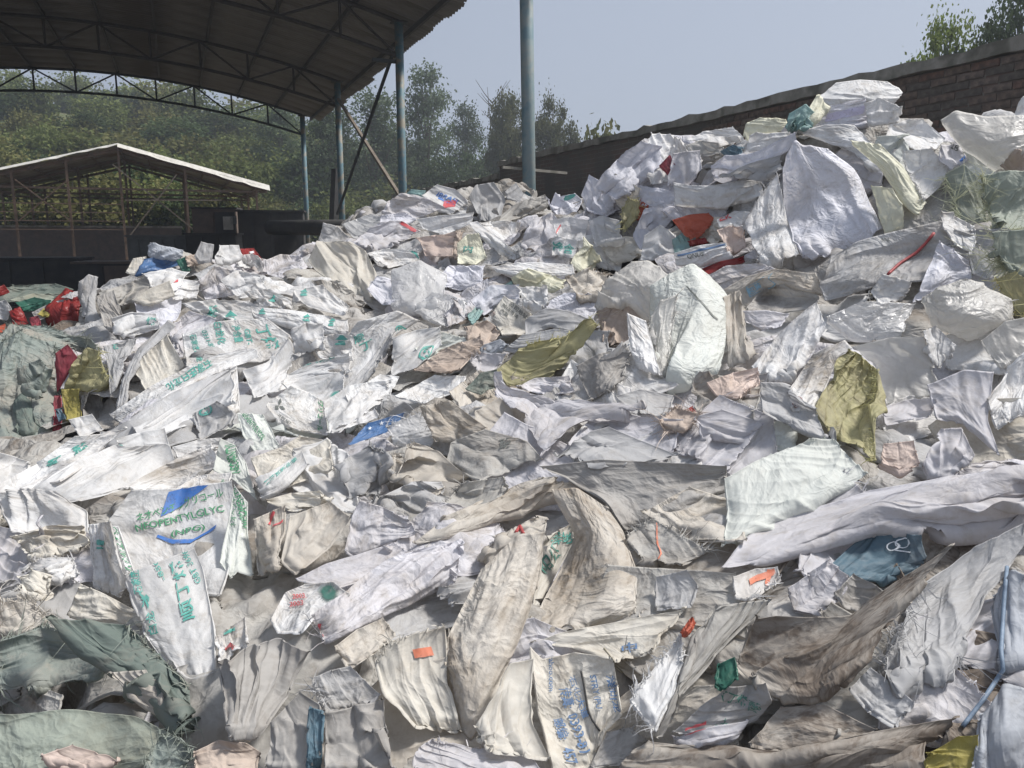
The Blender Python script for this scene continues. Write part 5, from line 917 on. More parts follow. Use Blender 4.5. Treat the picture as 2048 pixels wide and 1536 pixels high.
# right foreground
S('shade','grey brown sack lying flat behind the knot',[(1080,932),(1200,916),(1320,922),(1452,930),(1456,978),(1306,1042),(1250,1060),(1214,1006),(1130,950)],ex=(.05,.05),puff=.05,gain=0)
S('grey','grey sack cloth with a sharp fold above the brown sack',[(1106,914),(1178,860),(1216,850),(1280,878),(1360,910),(1300,930),(1200,940)],ex=(.08,.08),puff=.05,gain=0)
S('dirty','dark beige sack with an orange stitched seam',[(1246,1068),(1306,1034),(1390,1082),(1424,1100),(1368,1134),(1280,1126)],ex=(.06,.08),puff=.06,fr='tr,400,.05',gain=0,pr=[('@bar',(1318,1120),(1310,1034),(1321,1120),'orange')])
S('grey','small curled sack mouth in a dark gap right of the flap',[(1312,1150),(1374,1136),(1396,1166),(1382,1208),(1308,1216)],ex=(.08,.06),puff=.06)
S('lav','white lavender crumpled sack in the sunny middle',[(986,786),(998,742),(1010,742),(1018,770),(1084,790),(1142,802),(1292,816),(1196,842),(1138,878),(1090,920),(1070,896),(1038,832)],ex=(.14,.10),puff=.10,gain=0)
S('lav','small pale blue grey ruffle above the crumpled lavender sack',[(1030,772),(1070,754),(1140,750),(1150,780),(1090,790)],ex=(.25,.2))
S('white','pale flat panel left of the lavender crumpled sack',[(790,792),(870,748),(936,752),(922,780),(846,804)],ex=(.05,.04),puff=.03)
S('blue','blue scrap with white stars in the left middle',[(694,888),(736,844),(812,822),(776,860),(730,876)],ex=(.06,.06),name='cloth_scrap',cat='cloth scrap',pr=[('@star',(758,852),(768,850),(758,842),'white'),('@star',(736,862),(744,860),(736,854),'white')])
S('film','see-through torn plastic over the star scrap',[(770,848),(850,820),(888,844),(862,892),(784,884)],ex=(.16,.16),name='plastic_film',cat='plastic film',fr='t,300')
S('beige','beige sack with ragged top left of the lavender crumple',[(840,812),(900,798),(976,854),(930,884),(868,880)],ex=(.12,.14),fr='tl,400,.035',gain=0)
S('dirty','flattened dirty sack with dark print left of grey cloth',[(900,884),(970,856),(1060,880),(1090,920),(960,960),(890,930)],ex=(.08,.1),puff=.04,gain=0,pr=[('酸',(1000,900),(1024,894),(998,880),'black')])
S('beige','torn grey beige sack peak in the left middle ground',[(760,920),(830,880),(880,900),(940,950),(870,990),(780,960)],ex=(.1,.12),fr='t,350',puff=.06,gain=0)
S('grey','pale grey sack folds left of the torn peak',[(660,930),(740,890),(790,920),(760,990),(690,1000)],ex=(.14,.12),fr='r,300')
S('brown','brown inside of the hood shaped sack',[(1192,622),(1250,600),(1304,640),(1292,724),(1240,716),(1204,684)],ex=(.06,.06),puff=-.02,off=.06,pl=.3)
S('pgreen','pale green sack with a dark seam right of the hood shape',[(1300,570),(1346,544),(1384,526),(1424,556),(1452,592),(1458,664),(1440,742),(1372,774),(1318,756),(1304,650)],ex=(.06,.04),puff=.36,off=.06,pl=.14,cr=.45,pr=[('@bar',(1434,642),(1372,574),(1436,640),'black')])
S('frost','white translucent hood shaped sack arching over a brown hollow',[(1186,620),(1212,562),(1262,524),(1298,520),(1340,556),(1354,590),(1322,604),(1300,646),(1250,604),(1214,616)],ex=(.08,.06),puff=.24,fr='rb,600,.05',off=.24,pl=.3)
S('frost','frayed white strip falling from the right side of the hood shape',[(1298,640),(1320,600),(1354,588),(1342,680),(1334,756),(1314,750)],ex=(.06,.05),puff=.05,fr='rl,600,.05',off=.34,pl=.35)
S('white','white flap hanging at the mouth of the hood shaped sack',[(1254,624),(1292,640),(1324,750),(1278,734),(1260,690)],ex=(.03,.05),puff=.05,off=.36,pl=.2)
S('beige','beige sack tucked behind the pale green one',[(1446,592),(1480,578),(1500,672),(1518,710),(1456,744)],ex=(.10,.06))
S('pink','pinkish beige sack spread under the pale green one',[(1412,764),(1460,744),(1516,732),(1522,764),(1480,796),(1430,788)],ex=(.10,.10),fr='b,250')
S('shade','grey sack in the shadow below the hood shape',[(1150,730),(1200,704),(1264,702),(1250,756),(1180,804)],ex=(.16,.12),fr='b,300')  # taupe tone carries the shadow that falls below the hood
S('grey','shadowed grey sack fold right of the lavender crumple',[(1230,790),(1280,776),(1350,790),(1340,830),(1260,826)],ex=(.14,.12))
S('lav','round pale crumple with red scrap in the right middle',[(1388,832),(1444,816),(1530,844),(1490,882),(1406,876)],ex=(.25,.2),puff=.08)
S('red','small red scrap beside the round pale crumple',[(1366,820),(1386,810),(1394,830),(1376,852)],name='plastic_scrap',cat='plastic scrap')
S('brown','coil of brown shreds in the right middle',[(1318,840),(1350,812),(1400,826),(1380,856),(1330,862)],ex=(.3,.3),fr='tblr,450,.05')
S('white','white shiny sack draped left of the yellow sack',[(1502,732),(1560,664),(1634,600),(1652,650),(1606,730),(1560,762),(1524,752)],ex=(.10,.08),puff=.08,gain=0)
S('grey','grey shaded sack below the shiny white one',[(1520,762),(1570,760),(1626,800),(1652,876),(1580,850),(1524,820)],ex=(.10,.10))  # grey tone paints the shadow this sack lies in
S('film','shiny milky film draped above the yellow sack',[(1648,634),(1724,600),(1830,606),(1810,660),(1796,680),(1706,676)],ex=(.20,.16),puff=.08,name='plastic_film',cat='plastic film',gain=0)
S('frost','cloudy film hanging right of the yellow sack',[(1704,692),(1780,672),(1848,672),(1880,794),(1768,810),(1748,728)],ex=(.14,.10),puff=.07,name='plastic_film',cat='plastic film',gain=0)
S('frost','frosted sack bulging at the right edge of the middle',[(1846,594),(1928,560),(2020,596),(2022,636),(1946,674),(1866,648)],ex=(.14,.12),puff=.26,pl=.15,name='plastic_film',cat='plastic film',fr='b,300',gain=0)
S('white','white fibrous sack tongue below the frosted bulge',[(1842,662),(1874,652),(1914,690),(1880,738),(1856,716)],ex=(.08,.08))
S('frost','torn frosted film at the right edge',[(1960,680),(2010,640),(2060,630),(2060,720),(2000,740)],ex=(.14,.12),name='plastic_film',cat='plastic film')
S('white','white sack with brown ring emblem folded beside the yellow sack',[(1566,796),(1626,706),(1690,678),(1706,696),(1678,710),(1630,820),(1584,824)],ex=(.10,.03),puff=.05,gain=0,pr=[('@rings',(1584,818),(1606,814),(1582,796),'brown')])
S('yellow','mustard yellow sack hanging like a cone with frayed seam',[(1692,692),(1726,712),(1754,736),(1766,804),(1758,842),(1758,914),(1748,928),(1650,878),(1618,818),(1672,712)],ex=(.05,.10),puff=.10,pl=.9,fr='r,450,.03',gain=0)
S('lav','white grey sheet folded down at the right of the film',[(1854,768),(1930,736),(1988,742),(1976,838),(2000,910),(1930,846),(1872,834)],ex=(.10,.05),puff=.07,gain=0)
S('white','large pale sack panel at the right edge',[(1972,796),(2010,740),(2060,688),(2060,818),(1992,858)],ex=(.05,.05),puff=.05)
S('lav','white lavender strip below the cloudy film',[(1764,812),(1820,796),(1876,796),(1860,830),(1770,846)],ex=(.08,.06))
S('pgreen','pale rounded sack with creases in the right foreground',[(1446,956),(1510,920),(1572,898),(1644,874),(1684,892),(1736,952),(1620,1010),(1560,1040),(1442,1096),(1454,1016)],ex=(.10,.08),puff=.10,gain=0)
S('pink','pink white sack below the tip of the yellow sack',[(1756,930),(1766,884),(1828,878),(1842,926),(1800,950)],ex=(.10,.08))
S('lav','pale sack folds right of the pink white sack',[(1842,926),(1880,856),(1926,856),(1950,908),(1900,954),(1856,960)],ex=(.06,.16),puff=.05)
S('lav','frayed pale sack above the long grey fold at right',[(1900,952),(1940,924),(1990,914),(2060,906),(2060,950),(1990,960)],ex=(.14,.08))
S('tblue','dark teal blue sack with white scribbled print',[(1650,1136),(1700,1090),(1736,1064),(1850,1062),(1860,1114),(1800,1162),(1696,1154)],ex=(.10,.08),puff=.03,gain=0,pr=[('@scrib',(1772,1112),(1824,1106),(1770,1080),'white')])
S('lav','pale sack folds below the teal blue sack',[(1570,1172),(1620,1140),(1656,1116),(1702,1148),(1690,1196),(1640,1230),(1580,1222)],ex=(.12,.12),puff=.05,gain=0)
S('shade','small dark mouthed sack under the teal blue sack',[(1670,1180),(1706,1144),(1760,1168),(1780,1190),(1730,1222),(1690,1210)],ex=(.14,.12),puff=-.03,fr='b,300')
S('white','white sack scrap with orange red brush print',[(1466,1150),(1510,1134),(1556,1130),(1560,1154),(1500,1196),(1470,1190)],ex=(.05,.06),fr='b,350',pr=[('@bar',(1500,1172),(1552,1148),(1496,1160),'orange'),('@bar',(1530,1172),(1534,1134),(1540,1172),'orange')])
S('lav','long thick grey sack fold stretching to the right edge',[(1440,1136),(1490,1074),(1600,1024),(1740,978),(1900,952),(2060,938),(2060,1032),(1906,1064),(1740,1060),(1614,1098),(1530,1124)],ex=(.10,.03),puff=.12,gain=0,off=.05)
S('mud','mud smeared grey sack arm below the teal blue sack',[(1470,1326),(1510,1246),(1600,1236),(1700,1226),(1780,1166),(1906,1086),(1850,1160),(1760,1276),(1712,1346),(1618,1400),(1544,1392)],ex=(.06,.06),puff=.10,pl=.14,gain=0,off=.03)
S('grey','pale grey sack with frayed end running down the right',[(1756,1330),(1800,1224),(1842,1166),(1946,1090),(2050,1034),(2056,1094),(1990,1192),(1922,1322),(1864,1360),(1796,1372)],ex=(.12,.04),puff=.11,fr='bl,700,.06',gain=0,off=.05)
S('emerald','dark green film poking out beside the mud smeared arm',[(1428,1370),(1436,1320),(1470,1310),(1476,1350),(1450,1376)],name='plastic_scrap',cat='plastic scrap')
S('grey','white grey sack with green handwriting in the lower right',[(1344,1464),(1400,1408),(1458,1368),(1532,1362),(1546,1400),(1516,1432),(1440,1450)],ex=(.025,.025),puff=.03,gain=0,pr=[('(丁烯酸',(1440,1396),(1512,1430),(1450,1374),'dgreen'),('XYAX',(1402,1474),(1456,1448),(1398,1464),'dgreen'),('@bar',(1370,1462),(1412,1448),(1370,1456),'red')])
S('lav','pale sack strip with red edge in the lower right gap',[(1346,1474),(1420,1452),(1500,1436),(1470,1470),(1410,1486)],ex=(.06,.04),pr=[('@bar',(1370,1470),(1412,1458),(1370,1463),'red')])
S('mud','triangular mud stained sack peak at the lower right',[(1496,1484),(1560,1410),(1648,1404),(1700,1430),(1758,1458),(1640,1490),(1572,1502)],ex=(.08,.08),puff=.06,gain=0)
S('grey','blue grey sack end beside the mud stained peak',[(1700,1372),(1740,1330),(1770,1350),(1830,1400),(1790,1450),(1740,1420)],ex=(.10,.10),pr=[('@bar',(1744,1312),(1750,1340),(1750,1310),'blue')])
S('bluegrey','pale blue grey sack at the right edge with blue strap',[(1984,1196),(2024,1134),(2060,1150),(2060,1330),(2000,1340)],ex=(.08,.08),puff=.05)
S('byellow','bright yellow sack scrap at the bottom right',[(1850,1506),(1914,1470),(1958,1466),(1952,1550),(1850,1550)],ex=(.08,.08),puff=.03)
S('mud','long mud brown sack sheet across the bottom right',[(1224,1550),(1260,1496),(1296,1476),(1420,1488),(1566,1498),(1720,1464),(1856,1436),(1916,1426),(1860,1484),(1854,1550)],ex=(.05,.05),puff=.07,gain=0,off=.03)
S('bluegrey','smooth blue grey sack at the bottom right corner',[(1948,1550),(1958,1440),(2012,1366),(2060,1376),(2060,1550)],ex=(.03,.03),puff=.14,pl=.08,off=.03)

# netting bale and coloured bags at the left edge
S('net','grey green netting bale face at the left edge',[(-30,700),(40,664),(112,690),(116,800),(106,900),(60,930),(-30,930)],a=4.5,tilt=.9,ex=(.2,.16),puff=.10,fr='tblr,420,.045',cr=.95,pl=.3,name='netting',cat='netting')
S('net','loose netting heaped on top of the bale',[(-30,690),(20,654),(90,650),(150,672),(200,690),(120,706),(40,700)],a=4.7,tilt=.7,ex=(.22,.18),puff=.08,fr='tblr,420,.045',cr=.95,pl=.3,name='netting',cat='netting')
S('dgreen','drooping pouch of dark netting on the bale face',[(28,800),(44,784),(60,800),(80,850),(64,872),(36,868)],a=4.38,tilt=.9,puff=.09,name='netting',cat='netting')
S('net','folded grey green rag high on the bale face',[(34,734),(80,716),(104,740),(92,780),(60,790),(36,764)],a=4.36,tilt=.9,ex=(.18,.16),puff=.06,cr=.95,pl=.3,name='netting',cat='netting')
S('maroon','maroon sack squeezed against the bale corner',[(112,704),(136,686),(156,714),(134,752),(114,784)],a=4.45,tilt=.85,ex=(.08,.06),puff=.06)
S('yellow','dull yellow sack bundle at the bale corner',[(134,752),(156,712),(176,694),(206,700),(218,760),(196,784),(126,778)],a=4.5,tilt=.85,ex=(.2,.16),puff=.09,fr='r,500,.05')
S('byellow','yellow block of sacking below the dull yellow bundle',[(122,778),(160,776),(164,838),(132,840)],a=4.45,tilt=.9,ex=(.05,.05),puff=.04)
S('maroon','thin maroon strip down the bale corner',[(108,790),(122,790),(124,850),(112,884),(104,880)],a=4.4,tilt=.9,puff=.02)
S('tblue','small blue scrap beside the yellow block',[(112,820),(126,814),(130,836),(118,842)],a=4.38,tilt=.9,puff=.02,name='plastic_scrap',cat='plastic scrap')
S('shade','brown shaded sack right of the yellow block',[(162,790),(200,786),(214,830),(186,850),(166,840)],a=4.5,tilt=.8)
S('red','large red bag heaped under the shed roof',[(98,616),(112,600),(132,576),(160,590),(162,640),(130,656),(102,640)],a=6.1,tilt=.85,ex=(.22,.18),puff=.12,name='plastic_bag',cat='plastic bag')
S('red','bright red bag at the left of the coloured bags',[(18,622),(40,612),(58,646),(28,652)],a=6.0,tilt=.85,ex=(.16,.14),puff=.07,name='plastic_bag',cat='plastic bag')
S('maroon','small dark red bag between the two red ones',[(58,636),(76,630),(84,650),(66,656)],a=5.95,tilt=.85,puff=.05,name='plastic_bag',cat='plastic bag')
S('orange','orange bag end at the left edge',[(-20,660),(10,646),(16,660),(-20,672)],a=5.8,tilt=.85,name='plastic_bag',cat='plastic bag')
S('red','red bag far left near the dark bins',[(-20,580),(8,568),(20,584),(-20,598)],a=6.8,tilt=.85,name='plastic_bag',cat='plastic bag')
S('grey','white grey bag left among the coloured bags',[(-20,606),(12,598),(24,616),(14,640),(-20,640)],a=6.2,tilt=.85,puff=.06,name='plastic_bag',cat='plastic bag')
S('emerald','dark green bag behind the red bags',[(30,606),(70,594),(104,600),(96,616),(50,622)],a=6.4,tilt=.85,ex=(.2,.14),puff=.05,name='plastic_bag',cat='plastic bag')
S('byellow','yellow bag beside the large red bag',[(74,628),(92,610),(104,622),(96,634)],a=6.05,tilt=.85,name='plastic_bag',cat='plastic bag')
S('green','dull green sheet spread behind the coloured bags',[(20,600),(60,588),(120,586),(150,600),(80,606)],a=6.9,tilt=.75,ex=(.2,.14),puff=.04,name='plastic_film',cat='plastic film')
S('dgreen','dark heap of netting behind the coloured bags',[(-20,590),(30,570),(110,566),(150,580),(60,600),(-20,606)],a=7.4,tilt=.75,ex=(.25,.2),puff=.08,fr='t,300,.05',name='netting',cat='netting')

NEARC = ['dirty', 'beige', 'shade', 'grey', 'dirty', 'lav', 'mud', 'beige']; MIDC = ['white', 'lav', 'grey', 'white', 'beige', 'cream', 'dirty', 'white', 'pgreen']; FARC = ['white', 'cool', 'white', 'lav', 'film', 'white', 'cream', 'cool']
CWORD = {'dirty': 'grimy grey', 'beige': 'dull beige', 'shade': 'taupe brown', 'grey': 'plain grey', 'lav': 'lavender white', 'mud': 'mud stained', 'white': 'plain white', 'cream': 'cream', 'pgreen': 'pale green', 'cool': 'bluish white', 'film': 'milky plastic'}
ANCH = {'the blue bag': (312, 528), 'the red bag on the crest': (502, 510), 'the tall cream sack': (700, 540), 'the pole foot': (1050, 395), 'the orange red bag': (1390, 450), 'the big hanging sack': (1670, 400), 'the summit sack': (1720, 180), 'the green sacks': (2010, 410), 'the bowed grey sack': (1780, 510), 'the hood shaped sack': (1260, 630), 'the pale green seamed sack': (1400, 650), 'the mustard olive sack': (1090, 710), 'the milky bag': (840, 570), 'the teal ring emblem': (850, 705), 'the lettered roll': (370, 760), 'the three diamond emblem': (560, 808), 'the star scrap': (750, 855), 'the blue logo sack': (350, 1060), 'the hanging teal character sack': (345, 1230), 'the dark green netting': (200, 1300), 'the red corded pocket': (540, 1080), 'the green splat emblem': (655, 1182), 'the sack knot': (1040, 1060), 'the blue character sack': (1150, 1420), 'the orange lined sack': (840, 1350), 'the yellow cone sack': (1700, 820), 'the rounded creased sack': (1590, 960), 'the teal blue sack': (1760, 1110), 'the mud smeared arm': (1640, 1300), 'the long grey fold': (1800, 1000), 'the lavender crumple': (1110, 830), 'the blue dark strip': (630, 1470), 'the fringed triangle': (1320, 1370), 'the bottom mud sheet': (1560, 1520), 'the netting bale': (60, 800), 'the frosted bulge': (1930, 620), 'the right edge strap': (2000, 1280)}

# sacks that fill the spaces between those: where none of the outlines above covers the heap
gc = np.stack(np.meshgrid(np.arange(-40, 2100, 16), np.arange(150, 1580, 16), indexing='ij'), -1).astype(float); cov = np.zeros(gc.shape[:2], bool)
for h in HERO:
    q = np.asarray(h['pts'], float); inside = np.zeros(cov.shape, bool); j = len(q) - 1
    for i in range(len(q)):
        cr_ = ((q[i, 1] > gc[..., 1]) != (q[j, 1] > gc[..., 1])) & (gc[..., 0] < (q[j, 0] - q[i, 0]) * (gc[..., 1] - q[i, 1]) / (q[j, 1] - q[i, 1] + 1e-9) + q[i, 0]); inside ^= cr_; j = i
    cov |= inside
tg, hg = cast(gc[..., 0], gc[..., 1], H0); cov |= ~hg | (tg > 9) | ((gc[..., 0] < 215) & (gc[..., 1] < 900)) | (gc[..., 1] > 1540) | (gc[..., 0] > 2060)
rg2 = np.random.default_rng(5); GAP = []
while len(GAP) < 92:
    cand = np.argwhere(~cov)
    if len(cand) < 4: break
    near = np.array([(~cov[max(0, c[0]-3):c[0]+4, max(0, c[1]-3):c[1]+4]).sum() for c in cand[rg2.integers(0, len(cand), 40)]]); 
    pick = cand[rg2.integers(0, len(cand), 12)]; sc_ = [(~cov[max(0, c[0]-3):c[0]+4, max(0, c[1]-3):c[1]+4]).sum() for c in pick]; c = pick[int(np.argmax(sc_))]
    g0 = gc[c[0], c[1]]; a = float(tg[c[0], c[1]]); rp = FPX * rg2.uniform(.17, .30) / a; ang = np.sort((np.arange(5) * 72 + rg2.uniform(-22, 22, 5)) * np.pi / 180 + rg2.uniform(0, 6)); rad = rp * rg2.uniform(.7, 1.25, 5)
    st_ = rg2.uniform(.55, .8); pts = [(g0[0] + r_ * math.cos(t_), g0[1] + r_ * math.sin(t_) * st_) for r_, t_ in zip(rad, ang)]
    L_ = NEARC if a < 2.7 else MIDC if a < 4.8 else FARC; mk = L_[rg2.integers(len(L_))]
    GAP.append(dict(mat=mk, label=None, pts=pts, ex=(.12, .08), puff=.05, fr=('%s,200,.03' % 'tblr'[rg2.integers(4)]) if rg2.random() < .55 else '', pr=(), off=-.025, tilt=.45, name='woven_sack', cat='sack', group='plain unprinted sacks of the heap', gain=0, a=None, cr=rg2.uniform(.5, .95), pl=rg2.choice([.12, .25, .4]), gap=True))
    d2 = np.hypot(gc[..., 0] - g0[0], (gc[..., 1] - g0[1]) / st_); cov |= d2 < rp * .62
HERO[:0] = GAP
def resample(poly, k):
    poly = np.asarray(poly, float); d = np.linalg.norm(np.diff(poly, axis=0), axis=-1); s = np.concatenate([[0], np.cumsum(d)]); q = np.linspace(0, s[-1], k)
    return np.stack([np.interp(q, s, poly[:, 0]), np.interp(q, s, poly[:, 1])], -1)
def coons(pts):
    P = np.asarray(pts, float); N = len(P); best = None
    area = lambda q: .5 * abs(np.dot(q[:, 0], np.roll(q[:, 1], -1)) - np.dot(q[:, 1], np.roll(q[:, 0], -1)))
    if N == 3: P = np.insert(P, 2, (P[1] + P[2]) / 2, 0); N = 4
    import itertools
    for cb in itertools.combinations(range(N), 4):
        a = area(P[list(cb)])
        if best is None or a > best[0]: best = (a, cb)
    cb = list(best[1]); k = min(range(4), key=lambda q: P[cb[q]].sum()); cb = cb[k:] + cb[:k]
    def run(i, j):
        idx = [i]
        while idx[-1] != j: idx.append((idx[-1] + 1) % N)
        return P[idx]
    top = resample(run(cb[0], cb[1]), MC); rgt = resample(run(cb[1], cb[2]), NC); bot = resample(run(cb[2], cb[3])[::-1], MC); lef = resample(run(cb[3], cb[0])[::-1], NC)
    u = np.linspace(0, 1, NC)[:, None, None]; v = np.linspace(0, 1, MC)[None, :, None]
    return (1-u) * top[None] + u * bot[None] + (1-v) * lef[:, None] + v * rgt[:, None] - ((1-u)*(1-v)*top[0] + (1-u)*v*top[-1] + u*(1-v)*bot[0] + u*v*bot[-1])
def place(h):
    g = coons(h['pts']); d = pray(g[..., 0], g[..., 1]); pc = np.asarray(h['pts'], float).mean(0); gc = g[NC//2, MC//2]; pc = (pc + gc) / 2
    tt, hit = cast(np.array([pc[0]]), np.array([pc[1]]), HS); a = float(tt[0])
    if not hit[0]:
        tt, hit = cast(np.array([pc[0]]), np.array([g[..., 1].max()]), HS); a = float(tt[0]) if hit[0] else (h.get('a') or 8.0)
    if h.get('a'): a = h['a']
    C = pt(pc[0], pc[1], a); v = (CAM - C) / np.linalg.norm(CAM - C); n = hnorm(C[0], C[1]) * (1 - h['tilt']) + v * h['tilt']; n = n / np.linalg.norm(n) + (rng.normal(0, .16, 3) if not h['pr'] else 0); n /= np.linalg.norm(n); C = C + v * (h['off'] + (rng.choice([0, 0, .03, .06, .10]) if not h['pr'] else 0) * min(1, a / 3))
    t = ((C - CAM) @ n) / (d @ n); t = np.clip(t, a - .55, a + .45)
    t_in = t.copy()
    for _ in range(12):
        P = CAM + d * t[..., None]; b = P[..., 2] < hz(P[..., 0], P[..., 1], HS) + .004
        if not b.any(): break
        t = np.where(b, t - .02, t)
    ci_ = np.clip((g[..., 0] / ZC).astype(int) + 8, 0, ZB.shape[0] - 1); cj_ = np.clip((g[..., 1] / ZC).astype(int) + 8, 0, ZB.shape[1] - 1); lim = ZB[ci_, cj_] - .012
    t = np.where(t > lim, np.maximum(lim, t - .10), t)
    for _ in range(10):
        E = np.pad(t, 1, mode='edge'); av = (E[:-2, 1:-1] + E[2:, 1:-1] + E[1:-1, :-2] + E[1:-1, 2:]) / 4; t = np.minimum(.4 * t + .6 * av, t + .004)
    P = CAM + d * t[..., None]
    u = np.linspace(0, 1, NC)[:, None]; w_ = np.linspace(0, 1, MC)[None, :]; bump = (np.sin(np.pi * u) ** .6) * (np.sin(np.pi * w_) ** .6)
    asp = np.linalg.norm(np.diff(P[:, MC//2], axis=0), axis=-1).sum() / max(1e-6, np.linalg.norm(np.diff(P[NC//2], axis=0), axis=-1).sum()); tube = max(asp, 1 / asp) > 2.2 or h['puff'] >= .12 or h['puff'] < 0
    cl = rng.uniform(-.015, .06, 4) * (0 if tube else 1); lift = (1-u)*(1-w_)*cl[0] + (1-u)*w_*cl[1] + u*(1-w_)*cl[2] + u*w_*cl[3]; lift = lift * (np.abs(2*u-1) * np.abs(2*w_-1)) ** .5
    sz_ = np.linalg.norm(P[0, 0] - P[-1, -1]); Tt = P + v * (bump * h['puff'] * (.55 if tube else .2) + lift * min(1, sz_ / .5))[..., None]
    h['P'], h['T'], h['adist'], h['v'] = P, Tt, a, v
    Dn = up2(up2(Tt[None]))[0].reshape(-1, 3); pp, az = proj(Dn); np.minimum.at(ZB, (np.clip((pp[:, 0] / ZC).astype(int) + 8, 0, ZB.shape[0] - 1), np.clip((pp[:, 1] / ZC).astype(int) + 8, 0, ZB.shape[1] - 1)), az)
HS = H.copy()
for _ in range(4): HS[1:-1, 1:-1] = (HS[1:-1, 1:-1] * 2 + HS[:-2, 1:-1] + HS[2:, 1:-1] + HS[1:-1, :-2] + HS[1:-1, 2:]) / 6
ZC = 8; ZB = np.full((2048 // ZC + 20, 1536 // ZC + 20), 1e6)
for h in HERO: place(h)
for h in HERO:
    q = np.asarray(h['pts'], float); dg = np.hypot(*(q.max(0) - q.min(0))); h['lv'] = 2 if dg < 110 else 3 if dg < 250 or q[:, 1].mean() < 620 else 4
    if h['gain']: h['lv'] += h['gain']
for lv in (2, 3, 4):
    hs_ = [h for h in HERO if h['lv'] == lv]
    for b0 in range(0, len(hs_), 40):
        B = hs_[b0:b0+40]; T = np.stack([h['T'] for h in B]); ex = np.array([h['ex'] for h in B]) * .16
        size = np.array([np.linalg.norm(h['T'][0, 0] - h['T'][-1, -1]) for h in B])
        X = drape(T, ex, lv, (.30, .05), bend=.5, grav=.0006, jit=np.clip(size * .016, .003, .012), coll=False)
        ca = np.array([h['cr'] if h['cr'] is not None else (.22 if h['pr'] and max(h['ex']) < .05 else min(.95, .36 + 2.8 * max(h['ex']))) for h in B])
        va = rng.uniform(.25, 1.25, len(B)); X = X + pleats(X, np.array([(h['pl'] if h['pl'] is not None else .06 if h['pr'] and max(h['ex']) < .05 else rng.choice([.08, .16, .28, .42])) for h in B])) + crisp(X, ca * .42, 7) + wrinkle(X, ca * 1.35 * va)
        for h, x in zip(B, X): h['X'] = x
for h in HERO:
    X = h['X']; o, N, c = sheet_obj(h['name'], X, M[h['mat']]); h['o'] = o; h['c'] = c
    if h['label']: tag(o, h['label'], h['cat'], h['group'])
    if h['fr']:
        ed, dn, ln = (h['fr'] + ',,').split(',')[:3]; add_fringe(o, X, N, c, ed, M[h['mat']], float(dn or 300), float(ln or .03), h['adist'])
    for pr_ in h['pr']:
        put_print(o, X, N, c, *pr_[:5], name=(pr_[5] if len(pr_) > 5 else ('emblem' if pr_[0][0] == '@' else 'lettering')))

# ---------------------------------------------------------------- the plain sacks as objects: those that show, each named by what lies beside it
rf = np.random.default_rng(77); JV = []; JF = []; JU = []; JM = []; jn = 0; jm = []; CAND = []
def absorb(X, mk):
    global jn
    n, m, _ = X.shape; F, ri, inn = gridfaces(n, m); F = F[:(n-1)*(m-1)]; JV.append(X.reshape(-1, 3)); JF.append(F + jn); jn += n * m
    JU.append(np.stack(np.meshgrid(np.linspace(0, .6, n), np.linspace(0, .9, m), indexing='ij'), -1).reshape(-1, 2) + rf.uniform(0, 90, 2))
    if mk not in jm: jm.append(mk)
    JM.append(np.full(len(F), jm.index(mk), np.int32))
for X, a, lay in FILL:
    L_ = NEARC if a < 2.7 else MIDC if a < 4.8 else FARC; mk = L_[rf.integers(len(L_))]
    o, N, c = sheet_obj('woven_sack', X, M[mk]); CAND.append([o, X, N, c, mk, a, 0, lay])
bpy.context.view_layer.update(); dgr = bpy.context.evaluated_depsgraph_get(); camv = Vector(CAM); GH = [h for h in HERO if h.get('gap')]; fidx = {q[0].name: k for k, q in enumerate(CAND)}; fidx.update({h['o'].name: len(CAND) + k for k, h in enumerate(GH)}); occ = np.zeros(len(CAND) + len(GH)); NCA = len(CAND)
for h in [h for h in HERO if not h.get('gap')]:      # a loose sack never lies over one that the photograph shows in full
    st = max(2, h['X'].shape[0] // 7); V = h['X'][st//2::st, st//2::st].reshape(-1, 3); wgt = (4.0 if h['pr'] else 1.0) * 60 / len(V)
    for v_ in V:
        d_ = Vector(v_) - camv; hit_ = sc.ray_cast(dgr, camv, d_.normalized(), distance=d_.length - .004)
        if hit_[0] and hit_[4].name in fidx: occ[fidx[hit_[4].name]] += wgt * (3.0 / h['adist']) ** 0
for k, h in enumerate(GH):
    if occ[NCA + k] > 8:
        for ch in list(h['o'].children): bpy.data.objects.remove(ch)
        bpy.data.objects.remove(h['o']); h['dead'] = True
HERO = [h for h in HERO if not h.get('dead')]
kill = [q for k, q in enumerate(CAND) if occ[k] > 9]; CAND = [q for k, q in enumerate(CAND) if occ[k] <= 9]
for q in kill: me_ = q[0].data; bpy.data.objects.remove(q[0]); bpy.data.meshes.remove(me_)
for q in [q for q in CAND if q[7] < 2]: absorb(q[1], (['shade', 'dirty', 'mud', 'grey', 'shade', 'mud'] if q[7] == 0 else ['dirty', 'grey', 'shade', 'lav', 'shade', 'grey'])[rf.integers(6)]); me_ = q[0].data; bpy.data.objects.remove(q[0]); bpy.data.meshes.remove(me_)  # lower layers take darker tones so the gaps look shadowed
CAND = [q for q in CAND if q[7] >= 2]
bpy.context.view_layer.update(); dgr = bpy.context.evaluated_depsgraph_get()
for q in CAND:
    V = q[1][1:-1:4, 1:-1:4].reshape(-1, 3); pp, _z = proj(V); k = 0
    for v_, p_ in zip(V, pp):
        if not (0 < p_[0] < 2048 and 0 < p_[1] < 1536): continue
        d_ = (Vector(v_) - camv); hit_ = sc.ray_cast(dgr, camv, d_.normalized(), distance=d_.length - .006)
        if (not hit_[0]) or hit_[4].name == q[0].name: k += 1
    q[6] = k
